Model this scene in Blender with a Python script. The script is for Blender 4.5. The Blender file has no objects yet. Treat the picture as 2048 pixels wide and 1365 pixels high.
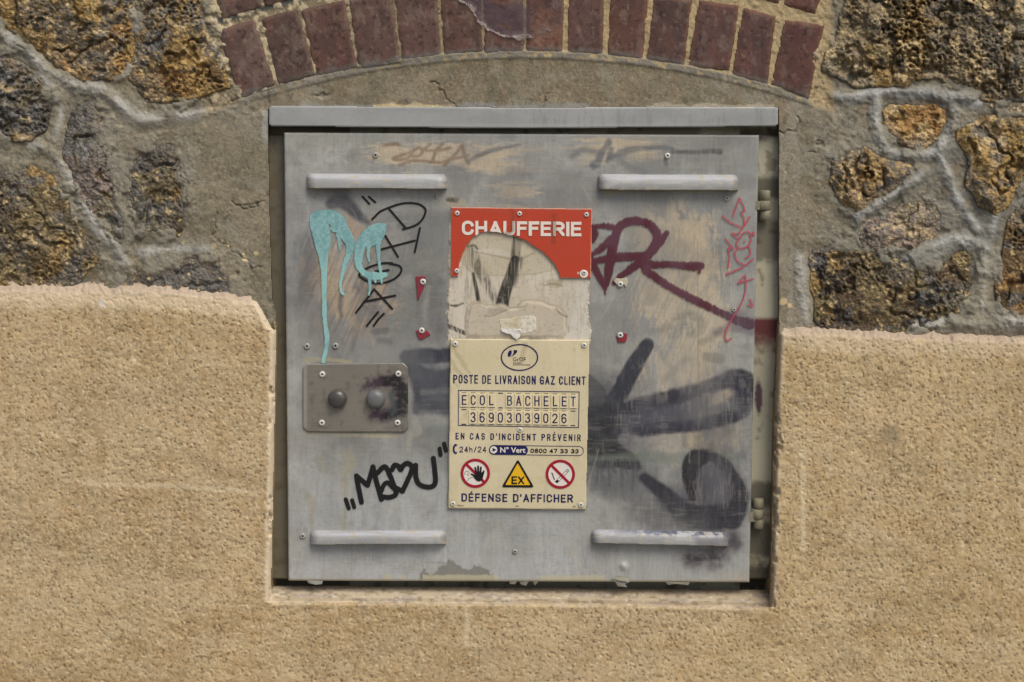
import bpy, math
import numpy as np
from mathutils import Matrix, Vector

# ---------------------------------------------------------------- camera, sky, sun, exposure
SC = bpy.context.scene
COL = SC.collection
S = 0.00075                      # metres per photo pixel on the wall plane
F = 2048 * 50 / 36.0             # focal length in photo pixels
D = F * S                        # distance to the wall
PITCH, ROLL = math.radians(5.5), 0.0055
CZ = 1.35                        # height of the picture centre on the wall
CAMR = Matrix.Rotation(math.radians(90) - PITCH, 3, 'X') @ Matrix.Rotation(ROLL, 3, 'Z')
CAMP = Vector((0, 0, CZ)) - (CAMR @ Vector((0, 0, -1))) * D
cam_d = bpy.data.cameras.new('camera')
cam_d.lens, cam_d.sensor_width, cam_d.clip_start, cam_d.clip_end = 50, 36, 0.05, 200
cam = bpy.data.objects.new('camera', cam_d)
cam.matrix_world = Matrix.Translation(CAMP) @ CAMR.to_4x4()
COL.objects.link(cam)
SC.camera = cam

SUN_AZ, SUN_EL = math.radians(34), math.radians(52)     # to the right of the wall's normal, above
W = bpy.data.worlds.new('World')
SC.world = W
W.use_nodes = True
nt = W.node_tree
nt.nodes.clear()
o_ = nt.nodes.new('ShaderNodeOutputWorld')
b_ = nt.nodes.new('ShaderNodeBackground')
s_ = nt.nodes.new('ShaderNodeTexSky')
s_.sky_type = 'NISHITA'
s_.sun_disc = False
s_.sun_elevation = SUN_EL
s_.sun_rotation = math.pi - SUN_AZ
s_.air_density, s_.dust_density, s_.ozone_density = 0.7, 4.0, 0.3
b_.inputs['Strength'].default_value = 0.10
nt.links.new(s_.outputs[0], b_.inputs[0])
nt.links.new(b_.outputs[0], o_.inputs[0])
sun_d = bpy.data.lights.new('sun', 'SUN')
sun_d.energy, sun_d.angle, sun_d.color = 1.4, math.radians(32), (1, 0.945, 0.82)
sun = bpy.data.objects.new('sun', sun_d)
to_sun = Vector((math.sin(SUN_AZ) * math.cos(SUN_EL), -math.cos(SUN_AZ) * math.cos(SUN_EL), math.sin(SUN_EL)))
sun.rotation_euler = to_sun.to_track_quat('Z', 'Y').to_euler()
sun.location = to_sun * 6
COL.objects.link(sun)
SC.view_settings.view_transform = 'Standard'
SC.view_settings.look = 'None'
SC.view_settings.exposure = 0.32
SC.view_settings.gamma = 1
SC.cycles.transparent_max_bounces = 12

# ---------------------------------------------------------------- helpers
RM = np.array(CAMR)
CP = np.array(CAMP)


def P(px, py, y):
    """the point at depth y (metres, minus is towards the street) that the photo shows at pixel px, py"""
    px, py, y = np.broadcast_arrays(np.asarray(px, float), np.asarray(py, float), np.asarray(y, float))
    d = np.stack([(px - 1024) / F, -(py - 682.5) / F, -np.ones_like(px)], -1) @ RM.T
    t = (y - CP[1]) / d[..., 1]
    return CP + d * t[..., None]


def lin(c):
    c = np.asarray(c, float) / 255.0
    return np.where(c <= 0.04045, c / 12.92, ((c + 0.055) / 1.055) ** 2.4)


def sstep(a, b, x):
    t = np.clip((x - a) / (b - a), 0, 1)
    return t * t * (3 - 2 * t)


def hsh(ix, iy, s):
    n = (ix.astype(np.int64) * 374761393 + iy.astype(np.int64) * 668265263 + s * 974634777) & 0xffffffff
    n = ((n ^ (n >> 13)) * 1274126177) & 0xffffffff
    return ((n ^ (n >> 16)) & 0xffff) / 65535.0


def vn(x, y, s):
    x0, y0 = np.floor(x), np.floor(y)
    fx, fy = x - x0, y - y0
    fx, fy = fx * fx * (3 - 2 * fx), fy * fy * (3 - 2 * fy)
    a, b = hsh(x0, y0, s), hsh(x0 + 1, y0, s)
    c, d = hsh(x0, y0 + 1, s), hsh(x0 + 1, y0 + 1, s)
    return (a * (1 - fx) + b * fx) * (1 - fy) + (c * (1 - fx) + d * fx) * fy


def fbm(x, y, sx, sy=None, s=0, o=4):
    sy = sy or sx
    t, a, n, k = 0, 1.0, 0, 1.0
    for i in range(o):
        t = t + a * vn(x / sx * k + 17.3 * i, y / sy * k + 9.1 * i, s + i * 31)
        n += a
        a *= 0.5
        k *= 2.03
    return t / n                                     # about 0.5, spread 0.2..0.8


def worley(x, y, sc, s):
    x, y = x / sc, y / sc
    x0, y0 = np.floor(x), np.floor(y)
    f1 = np.full(x.shape, 9.0)
    f2 = f1.copy()
    for i in (-1, 0, 1):
        for j in (-1, 0, 1):
            cx, cy = x0 + i, y0 + j
            d = np.hypot(cx + hsh(cx, cy, s) - x, cy + hsh(cx, cy, s + 77) - y)
            f2 = np.minimum(np.maximum(d, f1), f2)
            f1 = np.minimum(f1, d)
    return f1, f2


def sdpoly(X, Y, poly):
    """signed distance to a polygon, minus inside"""
    p = np.asarray(poly, float)
    d = np.full(X.shape, 1e9)
    inside = np.zeros(X.shape, bool)
    for a, b in zip(p, np.roll(p, -1, 0)):
        e = b - a
        wx, wy = X - a[0], Y - a[1]
        t = np.clip((wx * e[0] + wy * e[1]) / max(e @ e, 1e-9), 0, 1)
        d = np.minimum(d, np.hypot(wx - e[0] * t, wy - e[1] * t))
        if abs(e[1]) > 1e-9:
            c = ((a[1] > Y) != (b[1] > Y)) & (X < e[0] * (Y - a[1]) / e[1] + a[0])
            inside ^= c
    return np.where(inside, -d, d)


def sm(pts, n=7):
    """Catmull-Rom through (x, y, r) points"""
    p = np.asarray(pts, float)
    q = np.vstack([2 * p[0] - p[1], p, 2 * p[-1] - p[-2]])
    out = []
    for i in range(1, len(q) - 2):
        a, b, c, d = q[i - 1], q[i], q[i + 1], q[i + 2]
        for k in range(n):
            t = k / n
            out.append(0.5 * (2 * b + (c - a) * t + (2 * a - 5 * b + 4 * c - d) * t * t + (3 * b - a - 3 * c + d) * t ** 3))
    out.append(p[-1])
    out = np.array(out)
    out[:, 2] = np.maximum(out[:, 2], 0.4)
    return out


def rr(pts, r):
    return [(x, y, r) for x, y in pts]


def sdstrokes(xs, ys, strokes, pad=40):
    """distance to the edge of variable-width strokes on a regular pixel grid, minus inside"""
    sd = np.full((len(ys), len(xs)), 1e3)
    for st in strokes:
        st = np.asarray(st, float)
        for a, b in zip(st[:-1], st[1:]):
            m = max(a[2], b[2]) + pad
            i0, i1 = np.searchsorted(xs, [min(a[0], b[0]) - m, max(a[0], b[0]) + m])
            j0, j1 = np.searchsorted(ys, [min(a[1], b[1]) - m, max(a[1], b[1]) + m])
            if i1 <= i0 or j1 <= j0:
                continue
            X, Y = np.meshgrid(xs[i0:i1], ys[j0:j1])
            ex, ey = b[0] - a[0], b[1] - a[1]
            t = np.clip(((X - a[0]) * ex + (Y - a[1]) * ey) / max(ex * ex + ey * ey, 1e-9), 0, 1)
            d = np.hypot(X - a[0] - ex * t, Y - a[1] - ey * t) - (a[2] + (b[2] - a[2]) * t)
            sd[j0:j1, i0:i1] = np.minimum(sd[j0:j1, i0:i1], d)
    return sd


def blend(C, m, c):
    m = np.clip(m, 0, 1)[..., None]
    return C * (1 - m) + lin(c) * m


def origin_of(o):
    v = np.zeros(3)
    while o is not None:
        v += np.array(o.location)
        o = o.parent
    return v


def mk(name, V, Fs, mat, parent=None, col=None, smooth=True, att=None, mids=None):
    """one mesh object from world-space vertices"""
    V = np.asarray(V, float).reshape(-1, 3) - origin_of(parent)
    me = bpy.data.meshes.new(name)
    if isinstance(Fs, np.ndarray):
        n = Fs.shape[1]
        flat = Fs.ravel()
        starts = np.arange(len(Fs)) * n
    else:
        flat = np.array([i for f in Fs for i in f])
        starts = np.cumsum([0] + [len(f) for f in Fs[:-1]])
    me.vertices.add(len(V))
    me.vertices.foreach_set('co', V.astype(np.float32).ravel())
    me.loops.add(len(flat))
    me.loops.foreach_set('vertex_index', flat.astype(np.int32))
    me.polygons.add(len(starts))
    me.polygons.foreach_set('loop_start', starts.astype(np.int32))
    me.update(calc_edges=True)
    me.polygons.foreach_set('use_smooth', np.full(len(starts), smooth))
    if col is not None:
        a = me.attributes.new('col', 'FLOAT_COLOR', 'POINT')
        c = np.ones((len(V), 4), np.float32)
        c[:, :3] = np.asarray(col).reshape(-1, 3)
        a.data.foreach_set('color', c.ravel())
    for k, v in (att or {}).items():
        a = me.attributes.new(k, 'FLOAT', 'POINT')
        a.data.foreach_set('value', np.asarray(v, np.float32).ravel())
    for m in (mat if isinstance(mat, (list, tuple)) else [mat]):
        me.materials.append(m)
    if mids is not None:
        me.polygons.foreach_set('material_index', np.asarray(mids, np.int32))
    me.validate()
    o = bpy.data.objects.new(name, me)
    COL.objects.link(o)
    if parent is not None:
        o.parent = parent
    return o


def grid(name, xs, ys, Yd, mat, parent=None, col=None, keep=None, att=None, smooth=True):
    """a sheet of photo-pixel cells, each vertex at depth Yd; keep masks vertices' cells"""
    X, Y = np.meshgrid(xs, ys)
    V = P(X, Y, Yd).reshape(-1, 3)
    h, w = X.shape
    idx = np.arange(h * w).reshape(h, w)
    Fq = np.stack([idx[:-1, :-1], idx[1:, :-1], idx[1:, 1:], idx[:-1, 1:]], -1)
    if keep is not None:
        k = keep[:-1, :-1] & keep[1:, :-1] & keep[1:, 1:] & keep[:-1, 1:]
        Fq = Fq[k]
    else:
        Fq = Fq.reshape(-1, 4)
    used = np.unique(Fq)
    re = np.zeros(h * w, int)
    re[used] = np.arange(len(used))
    return mk(name, V[used], re[Fq].reshape(-1, 4), mat, parent,
              None if col is None else np.broadcast_to(col, (h, w, 3)).reshape(-1, 3)[used], smooth,
              {k: v.reshape(-1)[used] for k, v in (att or {}).items()})


def empty(name, px, py, y, label=None, cat=None, group=None):
    o = bpy.data.objects.new(name, None)
    o.empty_display_size = 0.05
    o.location = P(px, py, y)
    COL.objects.link(o)
    if label:
        o['label'], o['category'] = label, cat
    if group:
        o['group'] = group
    return o


def slab(name, poly, y0, y1, mat, parent=None, bev=0.0, smooth=False):
    """a plate with the given photo outline (clockwise in the picture), front at y0, back at y1, edges rounded by bev px"""
    p = np.asarray(poly, float)
    n = len(p)
    rings = []
    if bev:
        e1 = np.roll(p, -1, 0) - p
        e0 = p - np.roll(p, 1, 0)
        n1 = np.stack([-e1[:, 1], e1[:, 0]], 1) / np.maximum(np.linalg.norm(e1, axis=1), 1e-9)[:, None]
        n0 = np.stack([-e0[:, 1], e0[:, 0]], 1) / np.maximum(np.linalg.norm(e0, axis=1), 1e-9)[:, None]
        m = n0 + n1
        m = m / np.maximum((m * m).sum(1), 0.3)[:, None] * 2 * 1.0
        area = 0.5 * np.sum(p[:, 0] * np.roll(p[:, 1], -1) - np.roll(p[:, 0], -1) * p[:, 1])
        sg = 1 if area > 0 else -1
        for a in (0, 30, 60, 90):
            q = p + sg * m * bev * (1 - math.cos(math.radians(90 - a)))  # a=0: full inset
            q = p + sg * m * bev * (1 - math.sin(math.radians(a)))
            rings.append(P(q[:, 0], q[:, 1], y0 + bev * S * (1 - math.cos(math.radians(a)))))
    else:
        rings.append(P(p[:, 0], p[:, 1], y0))
    b = rings[-1].copy()
    b[:, 1] = y1
    rings.append(b)
    V = np.vstack(rings)
    area = 0.5 * np.sum(p[:, 0] * np.roll(p[:, 1], -1) - np.roll(p[:, 0], -1) * p[:, 1])
    front = list(range(n))
    if area > 0:
        front = front[::-1]
    fs = [front]
    for k in range(len(rings) - 1):
        for i in range(n):
            j = (i + 1) % n
            q = [k * n + i, k * n + j, (k + 1) * n + j, (k + 1) * n + i]
            fs.append(q if area > 0 else q[::-1])
    fs.append([(len(rings) - 1) * n + i for i in front[::-1]])
    return mk(name, V, fs, mat, parent, smooth=smooth)


def lathe(name, px, py, y, prof, mats, parent, mid=None, n=20, smooth=True):
    """turned piece facing the street: prof = (radius px, height px above y)"""
    c = P(px, py, y)
    V, fs, mi = [], [], []
    for r, h in prof:
        for k in range(n):
            a = 2 * math.pi * k / n
            V.append(c + np.array([r * S * math.cos(a), -h * S, r * S * math.sin(a)]))
    for i in range(len(prof) - 1):
        for k in range(n):
            j = (k + 1) % n
            fs.append([i * n + k, i * n + j, (i + 1) * n + j, (i + 1) * n + k])
            mi.append(mid[i] if mid else 0)
    last = (len(prof) - 1) * n
    fs.append([last + k for k in range(n)])
    mi.append(mid[-1] if mid else 0)
    return mk(name, np.array(V), fs, mats, parent, smooth=smooth, mids=mi)


def boxw(x0, x1, y0, y1, z0, z1):
    V = [(x, y, z) for x in (x0, x1) for y in (y0, y1) for z in (z0, z1)]
    return V, [[0, 1, 3, 2], [4, 6, 7, 5], [0, 4, 5, 1], [2, 3, 7, 6], [0, 2, 6, 4], [1, 5, 7, 3]]


# ---------------------------------------------------------------- materials
def attr_mat(name, rough=0.8, bumps=(), var=(), color=None, spec=0.3, alpha=None, metal=0.0, stretch=None):
    """principled surface coloured by the mesh's own paint (attribute col) or one colour, with fine noise and bump"""
    m = bpy.data.materials.new(name)
    m.use_nodes = True
    t = m.node_tree
    N, L = t.nodes, t.links
    bs = N['Principled BSDF']
    out = N['Material Output']
    tc = N.new('ShaderNodeTexCoord')
    src = tc.outputs['Object']
    if stretch:
        mp = N.new('ShaderNodeMapping')
        mp.inputs['Scale'].default_value = stretch
        L.new(src, mp.inputs[0])
        src_s = mp.outputs[0]
    else:
        src_s = src
    if color is None:
        a = N.new('ShaderNodeAttribute')
        a.attribute_name = 'col'
        c = a.outputs['Color']
    else:
        a = N.new('ShaderNodeRGB')
        a.outputs[0].default_value = (*lin(color), 1)
        c = a.outputs[0]
    for sc, am, *st in var:
        n = N.new('ShaderNodeTexNoise')
        n.inputs['Scale'].default_value = sc
        n.inputs['Detail'].default_value = 4
        n.inputs['Roughness'].default_value = 0.65
        L.new(src_s if st else src, n.inputs['Vector'])
        mr = N.new('ShaderNodeMapRange')
        mr.inputs[1].default_value, mr.inputs[2].default_value = 0.25, 0.75
        mr.inputs[3].default_value, mr.inputs[4].default_value = 1 - am, 1 + am
        L.new(n.outputs['Fac'], mr.inputs[0])
        v = N.new('ShaderNodeVectorMath')
        v.operation = 'SCALE'
        L.new(c, v.inputs[0])
        L.new(mr.outputs[0], v.inputs['Scale'])
        c = v.outputs[0]
    L.new(c, bs.inputs['Base Color'])
    bs.inputs['Roughness'].default_value = rough
    bs.inputs['Specular IOR Level'].default_value = spec
    bs.inputs['Metallic'].default_value = metal
    nrm = None
    for kind, sc, st, dist in bumps:
        if kind == 'v':
            n = N.new('ShaderNodeTexVoronoi')
            n.inputs['Scale'].default_value = sc
            h = n.outputs['Distance']
        else:
            n = N.new('ShaderNodeTexNoise')
            n.inputs['Scale'].default_value = sc
            n.inputs['Detail'].default_value = 5
            n.inputs['Roughness'].default_value = 0.6
            h = n.outputs['Fac']
        L.new(src_s if kind == 's' else src, n.inputs['Vector'])
        b = N.new('ShaderNodeBump')
        b.inputs['Strength'].default_value = st
        b.inputs['Distance'].default_value = dist
        L.new(h, b.inputs['Height'])
        if nrm:
            L.new(nrm, b.inputs['Normal'])
        nrm = b.outputs[0]
    if nrm:
        L.new(nrm, bs.inputs['Normal'])
    if alpha:
        sc, am, w, mx = alpha          # noise scale, noise amount, softness, most cover
        al = N.new('ShaderNodeAttribute')
        al.attribute_name = 'cover'
        n = N.new('ShaderNodeTexNoise')
        n.inputs['Scale'].default_value = sc
        n.inputs['Detail'].default_value = 3
        L.new(src_s, n.inputs['Vector'])
        s1 = N.new('ShaderNodeMath')
        s1.operation = 'MULTIPLY_ADD'
        s1.inputs[1].default_value, s1.inputs[2].default_value = am, -am / 2
        L.new(n.outputs['Fac'], s1.inputs[0])
        s2 = N.new('ShaderNodeMath')
        s2.operation = 'ADD'
        L.new(s1.outputs[0], s2.inputs[0])
        L.new(al.outputs['Fac'], s2.inputs[1])
        mr = N.new('ShaderNodeMapRange')
        mr.interpolation_type = 'SMOOTHSTEP'
        mr.inputs[1].default_value, mr.inputs[2].default_value = 0.5 - w, 0.5 + w
        mr.inputs[3].default_value, mr.inputs[4].default_value = 0, mx
        L.new(s2.outputs[0], mr.inputs[0])
        tr = N.new('ShaderNodeBsdfTransparent')
        mx_ = N.new('ShaderNodeMixShader')
        L.new(mr.outputs[0], mx_.inputs[0])
        L.new(tr.outputs[0], mx_.inputs[1])
        L.new(bs.outputs[0], mx_.inputs[2])
        L.new(mx_.outputs[0], out.inputs[0])
    return m


M_MORTAR = attr_mat('mortar', 0.95, [('n', 110, 0.45, 0.003), ('n', 420, 0.55, 0.0014), ('v', 300, .2, .001)], [(45, 0.16), (260, .14), (620, 0.22)], spec=0.12)
M_STONE = attr_mat('millstone', 0.85, [('n', 90, 0.6, 0.004), ('v', 210, 0.7, 0.003), ('n', 480, 0.5, 0.0015)],
                   [(70, 0.14), (230, 0.18), (650, 0.25)], spec=0.2)
M_BRICK = attr_mat('brick', 0.75, [('n', 60, 0.25, 0.002), ('n', 420, 0.3, 0.0008)], [(28, 0.14), (180, 0.16), (700, 0.16)], spec=0.25)
M_PLASTER = attr_mat('roughcast', 0.95, [('n', 300, 0.35, 0.002), ('v', 520, 0.3, 0.0012), ('n', 900, 0.5, 0.001)],
                     [(14, 0.05), (200, 0.07), (460, 0.1), (900, .12)], spec=0.1)
M_DOOR = attr_mat('door_paint', 0.42, [('n', 35, 0.05, 0.004), ('n', 320, 0.12, 0.0006), ('s', 240, 0.06, 0.0006)],
                  [(20, 0.05), (260, 0.07, 's'), (700, 0.06)], spec=0.35, stretch=(1, 1, 0.12))
M_FRAME = attr_mat('frame_paint', 0.5, [('n', 50, 0.1, 0.003), ('n', 400, 0.12, 0.0006)], [(18, 0.07), (240, 0.06)], spec=0.35)
M_LOCK = attr_mat('worn_plate', 0.36, [('n', 30, 0.06, 0.004), ('n', 350, 0.1, 0.0006)], [(18, 0.08), (260, 0.08, 's')], None, 0.5, None, 0.35, (0.15, 1, 1))
M_RIVET = attr_mat('rivet_aluminium', 0.4, (), [(300, 0.08)], (205, 205, 198), 0.5)
M_RIVETG = attr_mat('painted_rivet', 0.5, (), [(300, 0.08)], (158, 158, 150), 0.4)
M_HOLE = attr_mat('rivet_hole', 0.9, (), (), (28, 27, 26), 0.1)
M_HINGE = attr_mat('hinge_paint', 0.6, [('n', 300, 0.3, 0.0008)], [(90, 0.25), (400, 0.1)], (130, 125, 104), 0.3)
M_RED = attr_mat('red_sign', 0.45, [('n', 60, 0.04, 0.002)], [(15, 0.08), (140, 0.05), (500, 0.04)], (190, 68, 44), 0.35)
M_CREAM = attr_mat('cream_sign', 0.42, [('n', 40, 0.03, 0.002)], [(12, 0.03), (200, 0.025)], None, 0.35)
M_WHITE = attr_mat('white_lettering', 0.5, (), [(120, 0.06), (500, 0.04)], (232, 224, 212), 0.3)
M_NAVY = attr_mat('navy_print', 0.45, (), [(400, 0.08)], (30, 30, 82), 0.35)
M_TEAL = attr_mat('blue_print', 0.45, (), [(400, 0.08)], (38, 74, 112), 0.35)
M_INK = attr_mat('black_print', 0.5, (), [(400, 0.08)], (24, 24, 24), 0.3)
M_PRED = attr_mat('red_print', 0.45, (), [(400, 0.06)], (158, 26, 48), 0.35)
M_YEL = attr_mat('yellow_print', 0.45, (), [(300, 0.05)], (232, 184, 36), 0.35)
M_TILE = attr_mat('number_tile', 0.4, (), [(200, 0.05)], (222, 209, 172), 0.35)
M_PWHITE = attr_mat('white_print', 0.45, (), [(300, 0.04)], (226, 222, 212), 0.35)
M_SHEET = attr_mat('bare_sheet', 0.6, [('n', 90, 0.1, 0.001)], [(30, 0.04), (260, 0.05), (240, 0.04, 's')], None, 0.3, stretch=(1, 1, 0.1))
M_PAPER = attr_mat('paper', 0.85, [('n', 160, 0.5, 0.0015)], [(60, 0.1), (300, 0.08)], (192, 184, 164), 0.15)
M_SCRAP = attr_mat('faded_red_plastic', 0.5, [('n', 200, 0.2, 0.0006)], [(120, 0.12)], (138, 48, 60), 0.35)
M_KNOB = attr_mat('lock_cap', 0.3, [('n', 250, 0.1, 0.0008)], [(60, 0.25)], (74, 73, 70), 0.6)
M_KNOB2 = attr_mat('lock_cap_pale', 0.42, [('n', 250, 0.1, 0.0008)], [(60, 0.2)], (104, 106, 106), 0.5)
M_SPRAY = attr_mat('spray_paint', 0.45, [('n', 380, 0.25, 0.0008)], [(420, 0.1)], None, 0.4, (300, 0.7, 0.35, 0.93))
M_MARKER = attr_mat('marker_ink', 0.4, (), [(300, 0.1)], None, 0.4, (600, 0.3, 0.2, 0.97))
M_WORN = attr_mat('worn_spray', 0.5, (), [(300, 0.12)], None, 0.35, (420, 1.1, 0.42, 0.84), stretch=(1, 1, 0.15))
M_CRAYON = attr_mat('crayon', 0.6, (), [(300, 0.1)], None, 0.3, (700, 0.7, 0.3, 0.85))
M_FILM = attr_mat('glue_film', 0.35, [('n', 160, 0.3, 0.001)], [(80, 0.1)], None, 0.5, (140, 0.35, 0.6, 0.8))
M_GROUND = attr_mat('pavement', 0.9, [('n', 120, 0.4, 0.003)], [(6, 0.15), (300, 0.15)], (128, 124, 116), 0.2)

# ---------------------------------------------------------------- layout in photo pixels
YM, YP = 0.0, -0.020             # mortar face, render face
Y_RAIL, Y_DOOR, Y_BACK = -0.006, 0.000, 0.017


def line(pts):
    p = np.asarray(pts, float)
    return lambda v: np.interp(v, p[:, 0], p[:, 1])


top_l = line([(-800, 552), (0, 566), (330, 570), (440, 580), (520, 592), (548, 600)])
top_r = line([(1556, 650), (1741, 657), (1946, 666), (2048, 671), (2900, 700)])
left_e = line([(190, 536), (255, 537), (400, 539), (560, 544), (597, 545), (625, 553), (660, 553), (800, 551), (1185, 543)])   # opening, by row
right_e = line([(190, 1557), (400, 1557), (650, 1556), (800, 1549), (1205, 1539)])
sill_b = line([(500, 1170), (1600, 1180)])
sill_f = line([(500, 1204), (1000, 1207), (1600, 1216)])
AC, AR = (1050, 1892), 1787      # the brick arch: centre and inner radius

fine = lambda a, b, st: np.arange(a, b, st)
XS = np.concatenate([np.arange(-760, -24, 5), fine(-24, 2076, 2.0), np.arange(2076, 2820, 5)])


def top_line(X):
    return np.where(X < 1050, top_l(X), top_r(X))


# ---------------------------------------------------------------- the stone wall: mortar
wall = empty('stone_wall', 1024, 3000, 0.0, 'rough rubble stone wall with grey mortar and a red brick arch above the grey cabinet', 'wall')
YS = np.concatenate([np.arange(-420, -24, 5), fine(-24, 700, 2.0)])
X, Y = np.meshgrid(XS, YS)
ridges = [
    (rr([(-20, 60), (0, 68), (44, 97), (85, 133), (127, 161), (164, 175), (205, 182), (240, 215), (272, 243), (308, 244), (359, 234), (410, 226), (452, 205)], 9), 7, (158, 156, 146)),
    (rr([(205, 182), (250, 215), (280, 235), (330, 235)], 16), 4, (140, 134, 118)),
    (rr([(62, 288), (103, 308), (132, 342), (150, 380), (176, 425), (193, 458), (223, 490), (252, 528)], 9), 6, (152, 148, 134)),
    (rr([(78, 150), (108, 182), (120, 232), (104, 285)], 14), 4, (134, 128, 110)),
    (rr([(280, 508), (340, 500), (420, 500)], 14), 4, (124, 119, 102)),
    (rr([(1624, 178), (1660, 190), (1697, 194), (1741, 188), (1785, 184), (1858, 189), (1917, 196), (1955, 208)], 10), 9, (148, 152, 152)),
    (rr([(1753, 199), (1752, 249), (1767, 287), (1785, 307), (1829, 313), (1872, 305), (1892, 276), (1906, 243), (1915, 220)], 9), 8, (150, 153, 150)),
    (rr([(1879, 312), (1896, 346), (1909, 385), (1929, 423), (1955, 458)], 9), 8, (146, 148, 144)),
    (rr([(1842, 352), (1800, 382), (1756, 411), (1715, 432)], 11), 12, (118, 122, 120)),
    (rr([(1822, 520), (1873, 493), (1917, 480), (1965, 490)], 17), 9, (140, 143, 140)),
    (rr([(1970, 500), (1968, 560), (1963, 628)], 15), 8, (160, 152, 128)),
    (rr([(1995, 420), (1985, 470), (1975, 500)], 16), 5, (116, 119, 116)),
    (rr([(1830, 655), (1880, 645), (1950, 655), (2060, 655)], 16), 12, (146, 142, 128)),
    (rr([(1600, 520), (1606, 580), (1612, 645)], 9), 4, (150, 150, 142)),
    (rr([(2008, 640), (2060, 648)], 12), 12, (140, 138, 128)),
    (rr([(262, 20), (266, 60), (266, 110), (250, 155)], 5), 3, (172, 146, 100)),
]
H = (fbm(X, Y, 60, s=3) - 0.5) * 10 + (fbm(X, Y, 16, s=5, o=4) - 0.5) * 5 * sstep(.35, .6, fbm(X, Y, 70, s=4)) + (fbm(X, Y, 7, s=6, o=2) - .5) * 1.2
C = np.ones(X.shape + (3,)) * lin((130, 126, 111))
n1 = fbm(X, Y, 90, s=11)
C = blend(C, sstep(0.5, 0.72, n1) * 0.8, (142, 134, 114))
C = blend(C, sstep(0.5, 0.28, n1) * 0.7, (102, 97, 84))
C = blend(C, (X > 1700) * sstep(0.35, 0.7, fbm(X, Y, 70, s=8)) * 0.75, (112, 113, 108))
# smooth cement beside and above the cabinet
cem = np.maximum(sstep(360, 400, X) * sstep(560, 540, X) * sstep(225, 262, Y) * sstep(600, 560, Y),
                 sstep(1556, 1560, X) * sstep(1665, 1600, X + 18 * (fbm(X, Y, 40, s=2) - .5)) * sstep(180, 200, Y))
rad = np.hypot(X - AC[0], Y - AC[1])
infill = sstep(AR + 4, AR - 4, rad) * sstep(500, 545, X) * sstep(1640, 1590, X) * (Y < 260)
cem = np.maximum(cem, infill)
H = H * (1 - 0.75 * cem) + cem * 1.5
C = blend(C, cem * 0.8, (127, 120, 101))
C = blend(C, sstep(.5, .64, fbm(X + Y * .5, Y - X * .4, 90, 34, s=67, o=5)) * .55, (150, 147, 134))
C = blend(C, cem * sstep(0.45, 0.75, fbm(X, Y, 55, 90, s=21)) * 0.7, (146, 137, 118))
C = blend(C, cem * (X > 1500) * sstep(0.4, 0.7, fbm(X, Y, 14, 120, s=22)) * 0.8, (152, 146, 132))
C = blend(C, infill * sstep(0.4, 0.7, fbm(X, Y, 18, 120, s=25)) * 0.55, (136, 122, 100))
C = blend(C, infill * sstep(165, 135, Y + 25 * fbm(X, Y, 60, s=26)) * 0.6, (116, 106, 82))
C = blend(C, sstep(0.62, 0.74, fbm(X, Y, 5, s=61, o=2)) * 0.3, (186, 174, 146))
C = blend(C, sstep(0.36, 0.26, fbm(X, Y, 6, s=63, o=2)) * 0.4, (84, 78, 66))
C = blend(C, sstep(.55, .7, fbm(X, Y, 18, s=64, o=5)) * .35 * (1 - .6 * cem), (96, 90, 76))
C = blend(C, sstep(.56, .7, fbm(X, Y, 26, s=65, o=5)) * .3, (160, 150, 128))
C = blend(C, sstep(.6, .7, fbm(X, Y, 34, s=66, o=5)) * .25 * (1 - cem), (140, 116, 78))
# paint and plaster remnants along the top of the rail
rem = sstep(205, 210, Y - 9 + 16 * fbm(X, Y, 26, 8, s=33)) * (Y < 216) * (X > 600) * (X < 1550)
C = blend(C, rem * 0.75 * (X < 1180), (150, 150, 146))
C = blend(C, rem * 0.9 * sstep(742, 752, X) * sstep(908, 898, X), (204, 186, 146))
C = blend(C, rem * 0.75 * sstep(1290, 1300, X), (190, 182, 160))
C = blend(C, sstep(10, 3, np.abs(X - 528 - 6 * fbm(X, Y, 20, s=4))) * sstep(215, 225, Y) * sstep(300, 270, Y) * 0.7, (168, 168, 162))
# cream spatters low on the left cement, pale run on the right
for sx, sy, r in ((367, 485, 5), (428, 492, 7), (445, 482, 4), (456, 490, 4), (487, 510, 5), (490, 520, 7), (512, 507, 6), (1566, 603, 9), (1580, 612, 6), (1610, 636, 6), (1571, 346, 4), (1606, 612, 5), (1839, 352, 4)):
    C = blend(C, sstep(r, r - 3, np.hypot(X - sx, Y - sy) + 5 * (fbm(X, Y, 7, s=9) - .5)), (206, 186, 146))
for st, hh, c in ridges:
    sd = sdstrokes(XS, YS, [sm(st, 4)], 50) + 22 * (fbm(X, Y, 30, s=41, o=5) - 0.5)
    crest = sdstrokes(XS, YS, [sm([(x_, y_ - 2, 1.0) for x_, y_, r_ in st], 4)], 50) + 14 * (fbm(X, Y, 24, s=42) - .5)
    H += 0.4 * hh * sstep(12, -10, sd) + 0.4 * hh * np.clip(1 - crest / 16, 0, 1) ** 1.5
    C = blend(C, sstep(10, -12, sd + 10 * (fbm(X, Y, 9, s=43) - .5)) * 0.75, c)
    C = blend(C, np.clip(1 - np.abs(crest) / 11, 0, 1) * sstep(.32, .55, fbm(X, Y, 26, s=45)) * .7, (184, 184, 178))
C = blend(C, sstep(230, 180, Y) * sstep(420, 520, X) * sstep(560, 500, X) * .3, (120, 116, 104))
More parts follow.
